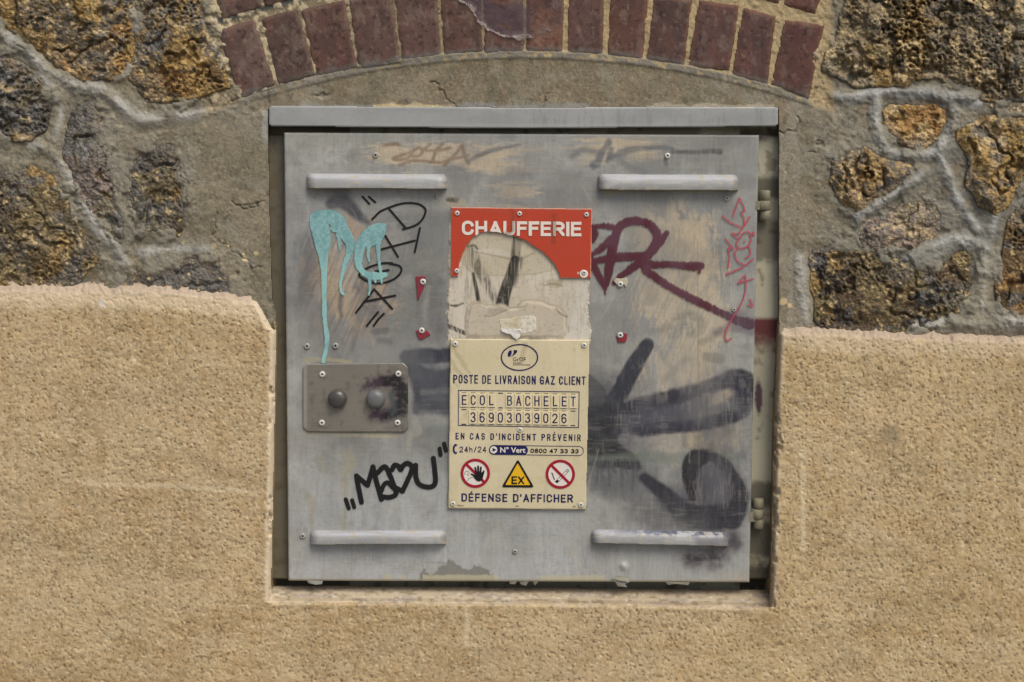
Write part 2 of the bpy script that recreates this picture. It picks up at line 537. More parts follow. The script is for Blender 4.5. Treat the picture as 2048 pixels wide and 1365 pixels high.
# joints of the arch: dark and grey at the left, sandy at the right
arch_zone = sstep(AR - 14, AR - 2, rad) * (rad < 2100) * sstep(400, 425, X) * sstep(1675, 1650, X)
jn = fbm(X, Y, 10, s=51, o=3)
H = H * (1 - arch_zone) + arch_zone * ((jn - 0.5) * 5 - 0.3)
C = blend(C, arch_zone * 0.9, (134, 122, 98))
C = blend(C, arch_zone * sstep(700, 1150, X) * 0.9, (178, 160, 124))
C = blend(C, arch_zone * sstep(760, 640, X) * sstep(0.45, 0.6, jn) * 0.9, (196, 182, 150))
C = blend(C, arch_zone * sstep(800, 620, X) * sstep(1936, 1944, rad) * sstep(1962, 1954, rad) * sstep(0.62, 0.45, jn), (84, 84, 82))
under = sstep(AR - 16, AR - 8, rad) * sstep(AR + 7, AR, rad) * sstep(470, 490, X) * sstep(1630, 1610, X)
C = blend(C, under * sstep(0.3, 0.5, jn) * 0.8, (118, 118, 112))
H += under * 3
# fine cracks
for st in ([(455, 205, 1), (500, 190, 1), (540, 180, 1), (600, 158, 1), (690, 140, 1), (800, 128, 1)], [(1560, 178, 1), (1600, 192, 1), (1622, 196, 1), (1632, 176, 1)],
           [(535, 180, 1.5), (537, 205, 2)], [(470, 412, .6), (500, 410, .6), (530, 402, .6)], [(252, 322, .7), (275, 322, .7)], [(1830, 660, .8), (1860, 640, .8), (1880, 635, .8)]):
    sd = sdstrokes(XS, YS, [sm(st, 5)], 8) + 3 * (fbm(X, Y, 14, s=44) - .5)
    k = sstep(2.2, 0.3, sd)
    H -= 2.0 * k
    C = blend(C, k * 0.3, (76, 70, 60))
keep = ~((X > left_e(Y) + 0) & (X < right_e(Y) + 0) & (Y > 219)) & ((Y < top_line(X) + 26) | ((X > 495) & (X < 560)))
Xm, Ym, Hm, Cm, keepm, XSm, YSm = X, Y, H, C, keep, XS, YS
STONES = []

# sides of the opening through the masonry
def reveal(name, pts, y0, y1, mat, parent, c, flip, n=60):
    p = np.asarray(pts, float)
    t = np.linspace(0, 1, n)
    q = np.stack([np.interp(t, np.linspace(0, 1, len(p)), p[:, k]) for k in (0, 1)], 1)
    cols = []
    ds = np.linspace(0, 1, 9)
    base = P(q[:, 0], q[:, 1], y0)
    for d in ds:
        v = base.copy()
        v[:, 1] = y0 + (y1 - y0) * d
        cols.append(v)
    V = np.stack(cols, 1)
    nn = (fbm(np.arange(n)[:, None] * 8.0, ds[None] * 60.0, 14, s=5) - .5)
    V[:, 1:-1, 0] += nn[:, 1:-1] * 0.0008
    idx = np.arange(n * 9).reshape(n, 9)
    Fq = np.stack([idx[:-1, :-1], idx[1:, :-1], idx[1:, 1:], idx[:-1, 1:]], -1).reshape(-1, 4)
    if flip:
        Fq = Fq[:, ::-1]
    cc = np.ones((n, 9, 3)) * lin(c)
    cc = blend(cc, sstep(0.45, 0.7, nn + .5), tuple(int(v * 0.8) for v in c))
    return mk(name, V, Fq, mat, parent, cc)


reveal('reveal', [(534, 205), (536.5, 400), (542, 600)], 0.002, 0.06, M_MORTAR, wall, (112, 104, 88), True)
reveal('reveal', [(1560, 205), (1560, 400), (1559, 655)], 0.002, 0.06, M_MORTAR, wall, (112, 104, 88), False)
reveal('reveal', [(536, 218), (1000, 218.5), (1557, 219)], 0.002, 0.06, M_MORTAR, wall, (112, 104, 88), False)

# ---------------------------------------------------------------- the stone wall: millstones
OCH, BRN, GRY, DRK, CRM, ORG, PNK, OLV = (164, 137, 88), (104, 87, 62), (110, 110, 108), (76, 71, 63), (204, 182, 140), (160, 124, 78), (146, 130, 119), (128, 115, 84)


def stone_sd(X, Y, p, seed):
    return sdpoly(X, Y, p) + (fbm(X, Y, 38, s=seed, o=5) - 0.5) * 20 + (fbm(X, Y, 8, s=seed + 5, o=2) - .5) * 5


def stone(poly, pal, label, bulge=9, edge=3, rough=1.0, seed=0, step=1.6, pore=1.0, round_=26):
    p = np.asarray(poly, float)
    STONES.append((p, seed))
    xs = np.arange(p[:, 0].min() - 12, p[:, 0].max() + 12, step)
    ys = np.arange(p[:, 1].min() - 12, p[:, 1].max() + 12, step)
    X, Y = np.meshgrid(xs, ys)
    sd = stone_sd(X, Y, p, seed)
    ins = np.clip(-sd, 0, None)
    h = edge + bulge * (1 - np.exp(-ins / round_))
    h += ((fbm(X, Y, 55, s=seed + 1, o=5) - 0.5) * 22 + (fbm(X, Y, 15, s=seed + 2, o=3) - 0.5) * 9) * rough * sstep(0, 20, ins)
    h -= 11 * rough * sstep(.07, 0, np.abs(fbm(X, Y, 60, s=seed + 19, o=4) - .5)) * sstep(4, 24, ins)
    h += 7 * rough * (np.floor(fbm(X, Y, 48, s=seed + 29, o=3) * 9) / 9 - .5) * sstep(0, 16, ins)
    por = fbm(X, Y, 90, s=seed + 9, o=3)
    zone = sstep(0.36, 0.58, por)
    f1, f2 = worley(X + 9 * fbm(X, Y, 12, s=seed), Y + 9 * fbm(Y, X, 12, s=seed + 3), 14, seed + 7)
    g1, g2 = worley(X + 5 * fbm(X, Y, 7, s=seed), Y, 9, seed + 8)
    big = sstep(0.4, 0.1, f1) * zone * sstep(.4, .55, fbm(X, Y, 34, s=seed + 17))
    sml = sstep(0.5, 0.2, g1) * sstep(0.44, 0.58, por)
    h -= pore * (1 - .6 * sstep(.5, .6, fbm(X, Y, 100, s=seed + 95, o=4))) * (8 * big + 3.5 * sml) * sstep(0, 8, ins)
    h = np.where(sd > 0, -14 * sstep(0, 8, sd) + h * sstep(8, 0, sd), h)
    C = np.ones(X.shape + (3,)) * lin(pal[0])
    for k, (c, sc, th) in enumerate(pal[1:]):
        C = blend(C, sstep(th - 0.05, th + 0.05, fbm(X, Y, sc * 1.7, s=seed + 40 + k * 13, o=6)) * 0.9, c)
    flat = sstep(.5, .6, fbm(X, Y, 100, s=seed + 95, o=4))
    C = blend(C, flat * .6, (124, 120, 110))
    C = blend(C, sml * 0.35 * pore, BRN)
    C = blend(C, sstep(.56, .68, fbm(X, Y, 6, s=seed + 90, o=3)) * .5, tuple(min(255, int(v * 1.25)) for v in pal[0]))
    C = blend(C, sstep(.45, .33, fbm(X, Y, 5, s=seed + 91, o=3)) * .5, tuple(int(v * .62) for v in pal[0]))
    C = blend(C, sstep(0.66, 0.74, fbm(X, Y, 9, s=seed + 70, o=3)) * 0.6, (214, 190, 140) if pal[0] != GRY else (150, 148, 142))
    C = blend(C, sstep(0.36, 0.29, fbm(X, Y, 9, s=seed + 71, o=3)) * 0.7, DRK)
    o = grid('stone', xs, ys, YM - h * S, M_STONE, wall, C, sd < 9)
    o['label'] = label
    return o


stone([(-60, -60), (268, -60), (262, 40), (266, 60), (266, 110), (250, 148), (226, 160), (168, 162), (120, 131), (82, 97), (44, 88), (36, 72), (0, 52), (-60, 30)],
      [OCH, (BRN, 40, .53), (GRY, 60, .6), (DRK, 28, .63), (ORG, 36, .66)], 'large ochre pitted stone', 12, 4, 1.1, 101)
stone([(274, 26), (271, 110), (258, 156), (284, 186), (301, 204), (359, 204), (410, 194), (462, 180), (446, 122), (424, 75), (404, 20), (394, -60), (282, -60)],
      [OCH, (BRN, 44, .52), (GRY, 50, .59), (DRK, 26, .62), (ORG, 30, .66)], 'ochre and grey pitted stone beside the arch', 12, 4, 1.1, 131)
stone([(-60, 112), (0, 114), (38, 122), (68, 146), (94, 190), (103, 222), (92, 258), (62, 280), (31, 286), (0, 276), (-60, 270)],
      [GRY, (OLV, 50, .5), (ORG, 60, .6), (DRK, 30, .56), (CRM, 26, .64)], 'grey and ochre rounded stone', 7, 3, 0.8, 151, pore=.7)
stone([(-60, 352), (0, 350), (44, 337), (65, 331), (99, 349), (116, 376), (126, 388), (155, 438), (176, 473), (191, 517), (186, 531), (164, 556), (150, 580), (-60, 580)],
      [BRN, (DRK, 46, .5), (GRY, 50, .54), (OLV, 40, .55), (OCH, 34, .63)], 'dark rusty brown stone', 7, 2, 0.75, 171, pore=.55)
stone([(144, 219), (178, 209), (200, 233), (198, 280), (226, 308), (230, 353), (243, 397), (254, 455), (257, 485), (247, 502), (222, 482), (187, 434), (174, 411), (164, 397), (143, 350), (129, 318), (127, 298), (131, 267), (142, 239)],
      [GRY, (DRK, 46, .52), (PNK, 50, .58), (OLV, 40, .6), (OCH, 30, .68)], 'narrow grey stone', 7, 2, 0.8, 191, pore=.5)
stone([(286, 301), (308, 292), (345, 295), (368, 318), (365, 356), (372, 404), (362, 445), (365, 455), (358, 473), (337, 467), (293, 458), (272, 472), (262, 455), (258, 417), (254, 380), (268, 338)],
      [DRK, (GRY, 40, .48), (OLV, 36, .55), (BRN, 30, .58), (ORG, 44, .68)], 'dark weathered stone sunk in the cement', 3, 1, 0.9, 211, pore=.7)
stone([(247, 543), (281, 534), (328, 530), (381, 527), (434, 527), (452, 549), (470, 585), (480, 610), (240, 600)],
      [(84, 82, 80), (DRK, 40, .5), (GRY, 40, .55), (BRN, 34, .62)], 'dark grey stone on the render ledge', 4, 2, 0.6, 231, pore=.4)
stone([(1693, -60), (1692, 0), (1680, 59), (1655, 108), (1642, 143), (1694, 163), (1712, 172), (1753, 169), (1808, 174), (1829, 158), (1879, 158), (1896, 171), (1931, 178), (1961, 200), (2110, 200), (2110, -60)],
      [OLV, (CRM, 40, .52), (BRN, 46, .52), (GRY, 60, .58), (DRK, 34, .56), (OCH, 40, .58), (CRM, 18, .62)], 'large honeycombed ochre stone', 14, 5, 1.4, 251, pore=1.7)
stone([(1766, 223), (1785, 213), (1864, 212), (1890, 221), (1888, 243), (1870, 278), (1841, 295), (1805, 292), (1785, 272), (1770, 245)],
      [ORG, (OCH, 36, .48), (CRM, 30, .6), (BRN, 24, .62)], 'orange half-round stone', 6, 3, 0.8, 271, pore=.8)
stone([(1665, 324), (1703, 306), (1729, 297), (1741, 305), (1761, 316), (1812, 328), (1823, 349), (1794, 377), (1759, 398), (1716, 428), (1691, 416), (1671, 391), (1660, 362)],
      [OCH, (CRM, 34, .48), (GRY, 46, .58), (ORG, 30, .58), (BRN, 26, .62)], 'orange and cream porous stone', 12, 5, 1.3, 291, pore=1.3)
stone([(1723, 440), (1776, 424), (1829, 396), (1868, 400), (1893, 428), (1885, 458), (1862, 484), (1829, 505), (1753, 508), (1720, 493), (1705, 466)],
      [PNK, (GRY, 40, .54), (OLV, 40, .57), (CRM, 24, .64), (DRK, 22, .65)], 'pinkish grey smooth stone', 9, 2, 0.55, 311, pore=.4)
stone([(1624, 497), (1653, 493), (1682, 491), (1729, 500), (1753, 515), (1823, 512), (1835, 529), (1867, 541), (1899, 526), (1905, 514), (1929, 508), (1946, 518), (1940, 549), (1934, 608), (1926, 634), (1850, 664), (1770, 668), (1653, 664), (1628, 640), (1620, 564)],
      [DRK, (GRY, 44, .5), (BRN, 36, .54), (OLV, 30, .58), (OCH, 34, .65), (ORG, 40, .68)], 'wide dark stone speckled with rust', 8, 3, 1.0, 331, pore=.8)
stone([(1917, 254), (1961, 234), (2048, 236), (2110, 238), (2110, 360), (2048, 348), (2020, 397), (1993, 428), (1958, 411), (1929, 373), (1944, 332), (1919, 293)],
      [OCH, (CRM, 40, .52), (GRY, 40, .57), (BRN, 34, .56), (DRK, 24, .63)], 'knobbly cream and ochre stone', 13, 4, 1.4, 351, pore=1.2)
stone([(2110, 396), (2048, 408), (2022, 436), (2013, 490), (1999, 543), (1990, 608), (2008, 630), (2110, 640)],
      [BRN, (OCH, 40, .5), (DRK, 36, .53), (GRY, 40, .6), (ORG, 30, .62)], 'rusty brown stone', 9, 4, 0.9, 371, pore=.9)
stone([(2110, 205), (2000, 207), (1975, 212), (2000, 226), (2110, 230)], [CRM, (OLV, 30, .55)], 'cream wedge between two stones', 3, 3, 0.5, 381, pore=.3)
# masonry going on beyond the picture
rng = np.random.default_rng(4)
for cx, cy, w, h in ((-190, 20, 120, 110), (-200, 260, 125, 100), (-190, 470, 120, 85), (-450, -20, 120, 130), (-470, 220, 120, 95), (-440, 440, 130, 100), (-680, 100, 100, 130), (-680, 380, 100, 130),
                     (2240, 60, 115, 120), (2250, 320, 120, 120), (2250, 560, 115, 95), (2500, 0, 120, 120), (2510, 260, 120, 120), (2500, 520, 120, 120), (2730, 120, 90, 130), (2730, 420, 90, 130),
                     (60, -190, 130, 100), (330, -190, 110, 100), (-220, -230, 120, 100), (1830, -190, 120, 100), (2090, -200, 120, 100), (2360, -230, 120, 100),
                     (620, -330, 120, 70), (900, -350, 120, 70), (1180, -350, 120, 70), (1460, -330, 120, 70)):
    an = np.linspace(0, 2 * math.pi, 11)[:-1] + rng.uniform(-.15, .15, 10)
    ra = rng.uniform(.85, 1.08, 10)
    stone(np.stack([cx + w * ra * np.sign(np.cos(an)) * np.abs(np.cos(an)) ** .6, cy + h * ra * np.sign(np.sin(an)) * np.abs(np.sin(an)) ** .6], 1),
          [[OCH, BRN, GRY, OLV][rng.integers(4)], (BRN, 44, .5), (GRY, 60, .55), (DRK, 26, .6)], 'rubble stone', 11, 4, 1.0, int(rng.integers(1, 9999)), step=6)

sdm = np.full(Xm.shape, 99.0)
for p, sdn in STONES:
    j0, j1 = np.searchsorted(YSm, [p[:, 1].min() - 30, p[:, 1].max() + 30])
    i0, i1 = np.searchsorted(XSm, [p[:, 0].min() - 30, p[:, 0].max() + 30])
    if j1 > j0 and i1 > i0:
        sdm[j0:j1, i0:i1] = np.minimum(sdm[j0:j1, i0:i1], stone_sd(Xm[j0:j1, i0:i1], Ym[j0:j1, i0:i1], p, sdn))
lap = sstep(.5, .64, fbm(Xm, Ym, 48, s=95, o=6)) * sstep(-26, -4, sdm) * sstep(40, 6, sdm)
Hm = Hm + 6 * lap + (fbm(Xm, Ym, 5, s=105, o=2) - .5) * 2.6 * (sdm < 60) - 4 * sstep(.012, .002, np.abs(fbm(Xm, Ym, 120, s=106, o=6) - .5)) * sstep(.58, .64, fbm(Xm, Ym, 90, s=107))
Hm = Hm - 1.3 * sstep(5, 0, np.abs(sdm - 1)) * (1 - lap)
Hm = Hm - 6 * sstep(-2, -14, sdm) * (1 - lap)
Cm = blend(Cm, lap * .6, (140, 137, 124))
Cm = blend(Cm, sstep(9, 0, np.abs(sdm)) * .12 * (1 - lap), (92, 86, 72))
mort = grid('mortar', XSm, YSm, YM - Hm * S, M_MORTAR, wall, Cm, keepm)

# ---------------------------------------------------------------- the brick arch
bricks = [[(439, 62), (507, 43), (546, 168), (483, 195)], [(527, 39), (593, 22), (627, 147), (559, 165)], [(607, 22), (687, 3), (711, 132), (636, 152)],
          [(701, 2), (781, -8), (797, 123), (721, 137)], [(793, -9), (870, -14), (880, 111), (807, 121)], [(884, -14), (957, -17), (963, 101), (892, 110)],
          [(970, -17), (1043, -19), (1045, 103), (972, 106)], [(1055, -18), (1128, -17), (1123, 106), (1053, 104)], [(1138, -16), (1207, -14), (1204, 109), (1137, 109)],
          [(1222, -12), (1295, -7), (1284, 120), (1217, 111)], [(1310, -4), (1384, 0), (1366, 132), (1294, 120)], [(1400, 2), (1476, 13), (1458, 140), (1376, 133)],
          [(1488, 18), (1550, 34), (1534, 171), (1464, 152)], [(1570, 41), (1647, 53), (1616, 198), (1544, 168)]]
js = [410, 509, 600, 690, 780, 869, 957, 1046, 1135, 1224, 1313, 1402, 1491, 1580, 1662]
for a, b in zip(js[:-1], js[1:]):
    aa, bb = math.atan2(a - AC[0] + 7, 1948), math.atan2(b - AC[0] - 7, 1948)
    q = lambda r, t: (AC[0] + r * math.sin(t), AC[1] - r * math.cos(t))
    bricks.append([q(2085, aa), q(2085, bb), q(1953, bb), q(1953, aa)])
allV, allF, allC, off = [], [], [], 0
BC = [(96, 77, 70), (93, 75, 68), (98, 73, 65), (94, 73, 66), (96, 73, 67), (99, 75, 67), (93, 70, 63), (108, 76, 62), (92, 69, 64), (97, 69, 60), (88, 67, 63), (90, 67, 63), (92, 68, 64), (92, 63, 58)]
for i, bq in enumerate(bricks):
    p = np.asarray(bq, float)
    st = 2.0
    xs = np.arange(p[:, 0].min() - 6, p[:, 0].max() + 6, st)
    ys = np.arange(p[:, 1].min() - 6, p[:, 1].max() + 6, st)
    X, Y = np.meshgrid(xs, ys)
    sd = sdpoly(X, Y, p) - (2.6 if p[:, 0].mean() < 1050 else 0.6) + (fbm(X, Y, 22, s=i * 7, o=3) - .5) * 3.0 + (fbm(X, Y, 4, s=i * 7 + 2, o=2) - .5) * 2.2
    h = 1.2 + 1.8 * sstep(0, 7, -sd) + (fbm(X, Y, 30, s=i * 9 + 1) - .5) * 2.5
    h = np.where(sd > 0, h - 9 * sstep(0, 4, sd), h)
    c = np.ones(X.shape + (3,)) * lin(BC[i % 14])
    c = c * (.86 + .3 * hsh(np.array([i]), np.array([3]), 9)[0])
    c = blend(c, sstep(.48, .7, fbm(X, Y, 40, s=i + 300)) * .7, (78, 60, 57))
    c = blend(c, sstep(.56, .68, fbm(X, Y, 16, 30, s=i + 420, o=5)) * .3, (134, 120, 108))
    c = blend(c, sstep(.52, .75, fbm(X, Y, 22, 60, s=i + 330)) * .45, (114, 78, 68))
    c = blend(c, sstep(.66, .78, fbm(X, Y, 8, s=i + 360, o=3)) * .35, (140, 120, 108))
    c = blend(c, sstep(.34, .26, fbm(X, Y, 7, s=i + 390, o=3)) * .6, (48, 34, 32))
    c = blend(c, sstep(-9, 1, sd + 8 * (fbm(X, Y, 6, s=i + 11, o=2) - .5)) * .45, (120, 100, 84) if X.mean() < 1100 else (130, 94, 70))
    c = blend(c, sstep(AR + 16, AR + 2, np.hypot(X - AC[0], Y - AC[1]) + 14 * (fbm(X, Y, 9, s=i) - .5)) * .7, (112, 112, 108))
    V = P(X, Y, YM - h * S).reshape(-1, 3)
    idx = np.arange(X.size).reshape(X.shape)
    k = sd < 4.5
    k = k[:-1, :-1] & k[1:, :-1] & k[1:, 1:] & k[:-1, 1:]
    Fq = np.stack([idx[:-1, :-1], idx[1:, :-1], idx[1:, 1:], idx[:-1, 1:]], -1)[k]
    used = np.unique(Fq)
    re = np.zeros(X.size, int)
    re[used] = np.arange(len(used)) + off
    allV.append(V[used]); allF.append(re[Fq]); allC.append(c.reshape(-1, 3)[used])
    off += len(used)
arch = mk('brick_arch', np.vstack(allV), np.vstack(allF), M_BRICK, wall, np.vstack(allC))
arch['label'] = 'curved arch of dark red bricks on end'

# ---------------------------------------------------------------- render base course
base = empty('render_base', 1024, 3000, 0.0, 'sand coloured roughcast base course under the stones and around the cabinet', 'wall')
YS = np.concatenate([fine(556, 1390, 2.0), np.arange(1390, 1700, 5), np.arange(1700, 2500, 14)])
X, Y = np.meshgrid(XS, YS)
tl = top_line(X) + (fbm(X, Y * 0, 24, s=2, o=3) - .5) * 9
dt = Y - tl + (fbm(X, Y, 5, s=92, o=2) - .5) * 5
lx = left_e(Y)
lx = np.where(Y < 660, np.minimum(lx, 513 + np.clip(Y - 598, 0, 80) * 0.55), lx)
dl = lx - X
dr = X - right_e(Y)
ds_ = Y - sill_f(X)
chip = 9 * np.clip(fbm(X, Y, 11, 20, s=113, o=4) - .52, 0, 1) * 3
dop = np.where(Y > sill_f(X), 1e3, np.where(X < 1040, dl, dr))
yy = np.full(X.shape, YP)
yy += 0.020 * (1 - sstep(0, 20, dt + 6 * (fbm(X, Y, 10, s=6, o=2) - .5)))
yy += 0.016 * np.clip(1 - np.maximum(dop - chip, 0) / 13, 0, 1) ** 2.0
insill = (X > left_e(Y)) & (X < right_e(Y)) & (Y <= sill_f(X) + 10)
ramp = np.clip((sill_f(X) + 6 - Y) / (sill_f(X) + 6 - sill_b(X)), 0, 1)
yy = np.where(insill, np.maximum(yy, YP + ramp ** 1.3 * 0.05), yy)
gr = fbm(X, Y, 4.6, s=111, o=2)
g = (fbm(X, Y, 8, s=71, o=3) - .5) * 1.0 - 1.3 * sstep(.34, .22, gr) + .5 * sstep(.66, .78, gr) + (fbm(X, Y * 1.0 + X * .15, 40, 14, s=112, o=4) - .5) * 1.6 + (fbm(X, Y, 60, s=72) - .5) * 4 + (fbm(X + Y * .25, Y - X * .3, 16, 10, s=79, o=2) - .5) * .8
f1, f2 = worley(X, Y, 11, 73)
pit = sstep(.22, .08, f1) * (hsh(np.floor(X / 11), np.floor(Y / 11), 74) > .55)
g -= 2.4 * pit
soft = np.clip(np.minimum(np.minimum(dop, dt) / 18, 1), 0.25, 1)
yy -= g * soft * S * np.where(insill, .5, 1)
C = np.ones(X.shape + (3,)) * lin((192, 170, 133))
big = fbm(X, Y, 170, s=75)
C = blend(C, sstep(.46, .7, big) * .45, (200, 171, 128))
C = blend(C, sstep(.5, .3, big) * .5, (176, 147, 104))
C = blend(C, sstep(1250, 1500, X) * .35, (196, 172, 126))
C = blend(C, sstep(.5, .66, fbm(X + .3 * Y, Y, 130, 60, s=96, o=5)) * .35, (160, 142, 108))
C = blend(C, sstep(.54, .68, fbm(X, Y, 26, 150, s=97, o=4)) * .22, (204, 190, 158))
C = blend(C, sstep(.55, .7, fbm(X, Y, 22, 170, s=98, o=4)) * sstep(1300, 900, Y) * .22, (150, 130, 94))
C = blend(C, sstep(1180, 1390, Y + 120 * (fbm(X, Y, 150, s=99) - .5)) * sstep(1200, 300, X) * .3, (168, 142, 96))
hl = np.abs(fbm(X, Y, 260, s=100, o=6) - .5)
C = blend(C, sstep(.006, .001, hl) * sstep(.5, .62, fbm(X, Y, 120, s=104)) * .45, (130, 112, 82))
C = blend(C, sstep(.5, .68, fbm(X, Y, 14, 11, s=76, o=4)) * .3 * sstep(.3, .6, fbm(X, Y, 100, s=117)), (166, 140, 98))
C = blend(C, sstep(.5, .62, fbm(X + Y * .4, Y - X * .2, 120, 40, s=118, o=5)) * .3, (204, 184, 150))
C = blend(C, sstep(.5, .7, fbm(X, Y, 11, 9, s=77, o=3)) * .45, (208, 190, 152))
C = blend(C, sstep(.55, .7, fbm(X, Y, 90, 30, s=78)) * .3 * (Y > 1180), (160, 132, 84))
C = blend(C, pit * .75, (104, 86, 60))
C = blend(C, sstep(.4, .28, fbm(X, Y, 5, s=93, o=2)) * .3, (144, 122, 90))
C = blend(C, sstep(.3, .22, fbm(X + 90, Y, 6.5, s=115, o=2)) * .5 * sstep(.35, .6, fbm(X, Y, 80, s=116)), (112, 94, 68))
C = blend(C, sstep(.62, .74, fbm(X, Y, 5, s=94, o=2)) * .35, (216, 198, 164))
C = blend(C, sstep(.835, .875, vn(X / 3.4, Y / 3.4, 81)) * .6, (226, 208, 176))
C = blend(C, sstep(.86, .9, vn(X / 5.1, Y / 5.1, 82)) * .55, (108, 92, 66))
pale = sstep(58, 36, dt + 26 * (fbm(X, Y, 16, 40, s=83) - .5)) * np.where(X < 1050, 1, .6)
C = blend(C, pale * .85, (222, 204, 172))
C = blend(C, sstep(26, 12, dt + 8 * (fbm(X, Y, 8, s=84) - .5)) * .8, (178, 162, 146))
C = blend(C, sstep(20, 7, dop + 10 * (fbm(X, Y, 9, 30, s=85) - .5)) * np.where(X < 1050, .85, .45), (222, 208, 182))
C = blend(C, (X > 1050) * sstep(12, 4, dop) * .7, (150, 132, 104))  # shaded right edge of the opening, painted darker
sl = sstep(8, -4, ds_ + 14 * (fbm(X, Y, 22, 9, s=86) - .5)) * insill
C = blend(C, sl * .8, (186, 172, 148))
C = blend(C, sl * sstep(.55, .7, fbm(X, Y, 40, 8, s=87)) * .5, (150, 142, 142))
C = blend(C, sl * sstep(.62, .75, fbm(X, Y, 9, 5, s=88)) * .6, (214, 206, 190))
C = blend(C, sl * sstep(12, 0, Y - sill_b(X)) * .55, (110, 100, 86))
C = blend(C, sl * sstep(.55, .68, fbm(X, Y, 12, 5, s=114, o=4)) * .6, (132, 120, 98))
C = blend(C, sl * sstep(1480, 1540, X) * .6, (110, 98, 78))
ln = sdstrokes(XS, YS, [rr([(165, 968), (330, 972), (490, 982)], 3), rr([(935, 1215), (934, 1290)], 2.5), rr([(1606, 900), (1606, 1100)], 3)], 20) + 6 * (fbm(X, Y, 14, s=89) - .5)
C = blend(C, sstep(5, -1, ln) * .7, (214, 198, 164))
for sx, sy, r in ((729, 1222, 12), (1780, 868, 26), (1848, 945, 10)):
    C = blend(C, sstep(r, r * .4, np.hypot(X - sx, Y - sy) + 8 * (fbm(X, Y, 8, s=90) - .5)) * .6, (150, 136, 110))
C = blend(C, sstep(7, 4, np.hypot((X - 203) * 1.3, (Y - 607) * .7)), (222, 220, 216))
keep = (dt > -3) & ~((dop < 0) & (Y < sill_b(X))) & ((dop > -3) | (Y > sill_b(X) - 1))
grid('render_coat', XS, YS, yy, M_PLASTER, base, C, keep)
reveal('reveal', [(546, 640), (549.5, 660), (547.5, 800), (539.5, 1190)], -0.006, 0.06, M_PLASTER, base, (176, 156, 120), True)
reveal('reveal', [(1559.5, 645), (1551.5, 800), (1541.5, 1215)], -0.006, 0.06, M_PLASTER, base, (150, 128, 92), False)  # darker than the left reveal: its shade is put into the colour
ground_z = float(P(1024, 2480, -0.02)[2])
gx = mk('pavement', [(-4, -9, ground_z), (4, -9, ground_z), (4, 0.08, ground_z), (-4, 0.08, ground_z)], [[0, 1, 2, 3]], M_GROUND)
gx['kind'] = 'structure'

# ---------------------------------------------------------------- the metal cabinet
cab = empty('metal_cabinet', 1040, 1165, 0.0, 'grey steel gas cabinet with a scratched graffitied door set into the wall', 'cabinet')
# frame: back plate seen in the gaps, and the top rail
xs, ys = np.arange(530, 1566, 3.0), np.arange(206, 1196, 3.0)
X, Y = np.meshgrid(xs, ys)
C = np.ones(X.shape + (3,)) * lin((150, 147, 130))
C = blend(C, (X < 700) * .95, (104, 98, 82))  # shade of the left gap, painted into the plate's colour
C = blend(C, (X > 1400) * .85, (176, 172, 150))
C = blend(C, sstep(.6, .72, fbm(X, Y, 22, s=401)) * .6, (96, 88, 68))
gap = (X > 1480)
for a, b, w in ((258, 275, .8), (355, 392, .8), (440, 520, .65), (965, 1010, .75), (1045, 1110, .8), (1130, 1180, .9)):
    C = blend(C, gap * sstep(a - 8, a + 8, Y + 14 * (fbm(X, Y, 9, s=int(a)) - .5)) * sstep(b + 12, b - 6, Y + 20 * (fbm(X, Y, 8, s=int(b)) - .5)) * w, (62, 56, 42))
red = gap * sstep(632, 642, Y) * sstep(720, 664, Y + 24 * (fbm(X, Y, 7, s=5) - .5))
C = blend(C, red * .95, (84, 20, 30))
vio = sstep(1, .55, np.hypot((X - 1517) / 10, (Y - 795) / 42) + .4 * (fbm(X, Y, 6, s=7) - .5))
C = blend(C, vio * .9, (58, 26, 58))
C = blend(C, (X < 600) * sstep(.6, .75, fbm(X, Y, 16, s=402)) * .3, (70, 60, 48))
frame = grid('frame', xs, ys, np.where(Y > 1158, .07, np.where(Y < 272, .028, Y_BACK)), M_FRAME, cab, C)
rail = np.array([(537, 217), (541, 211.5), (800, 213), (1040, 215), (1300, 214), (1551, 214), (1556, 218), (1556, 250), (1552, 253.5), (1300, 256), (1040, 258), (800, 256), (541, 253), (537.5, 250)])


def painted_slab(name, poly, y0, y1, mat, parent, paint, bev=3.0, step=2.0):
    """plate with rounded front edges, its front a fine sheet that carries paint"""
    p = np.asarray(poly, float)
    xs = np.arange(p[:, 0].min() - 1, p[:, 0].max() + 1 + step, step)
    ys = np.arange(p[:, 1].min() - 1, p[:, 1].max() + 1 + step, step)
    X, Y = np.meshgrid(xs, ys)
    sd = sdpoly(X, Y, p)
    d = np.clip(bev + sd, 0, bev)
    yv = y0 + (bev - np.sqrt(np.maximum(bev * bev - d * d, 0))) * S
    yv = np.where(sd > 0, y1, yv)
    return grid(name, xs, ys, yv, mat, parent, paint(X, Y), sd < step * .75)


def rail_paint(X, Y):
    c = np.ones(X.shape + (3,)) * lin((158, 161, 160))
    c = blend(c, sstep(.45, .75, fbm(X, Y, 120, 30, s=411)) * .5, (144, 146, 145))
    c = blend(c, sstep(.55, .75, fbm(X, Y, 6, 50, s=412)) * .3 * sstep(900, 1100, X), (116, 116, 116))
    c = blend(c, sstep(.66, .7, fbm(X, Y, 30, 5, s=413)) * (Y < 220) * (X > 1280) * .8, (206, 198, 176))
    c = blend(c, sstep(246, 251, Y) * .35, (178, 180, 178))
    return c


r_ = painted_slab('top_rail', rail, Y_RAIL, 0.05, M_FRAME, cab, rail_paint, 3.5)
# light bead of paint on the left jamb of the cement
# ---- door: a folded sheet with rounded edges, painted, scraped and sprayed over many times
QC = np.array([(568, 265.5), (1518, 270.5), (1498.5, 1165), (577, 1161.5)])


def inq(X, Y):
    return sdpoly(X, Y, QC)


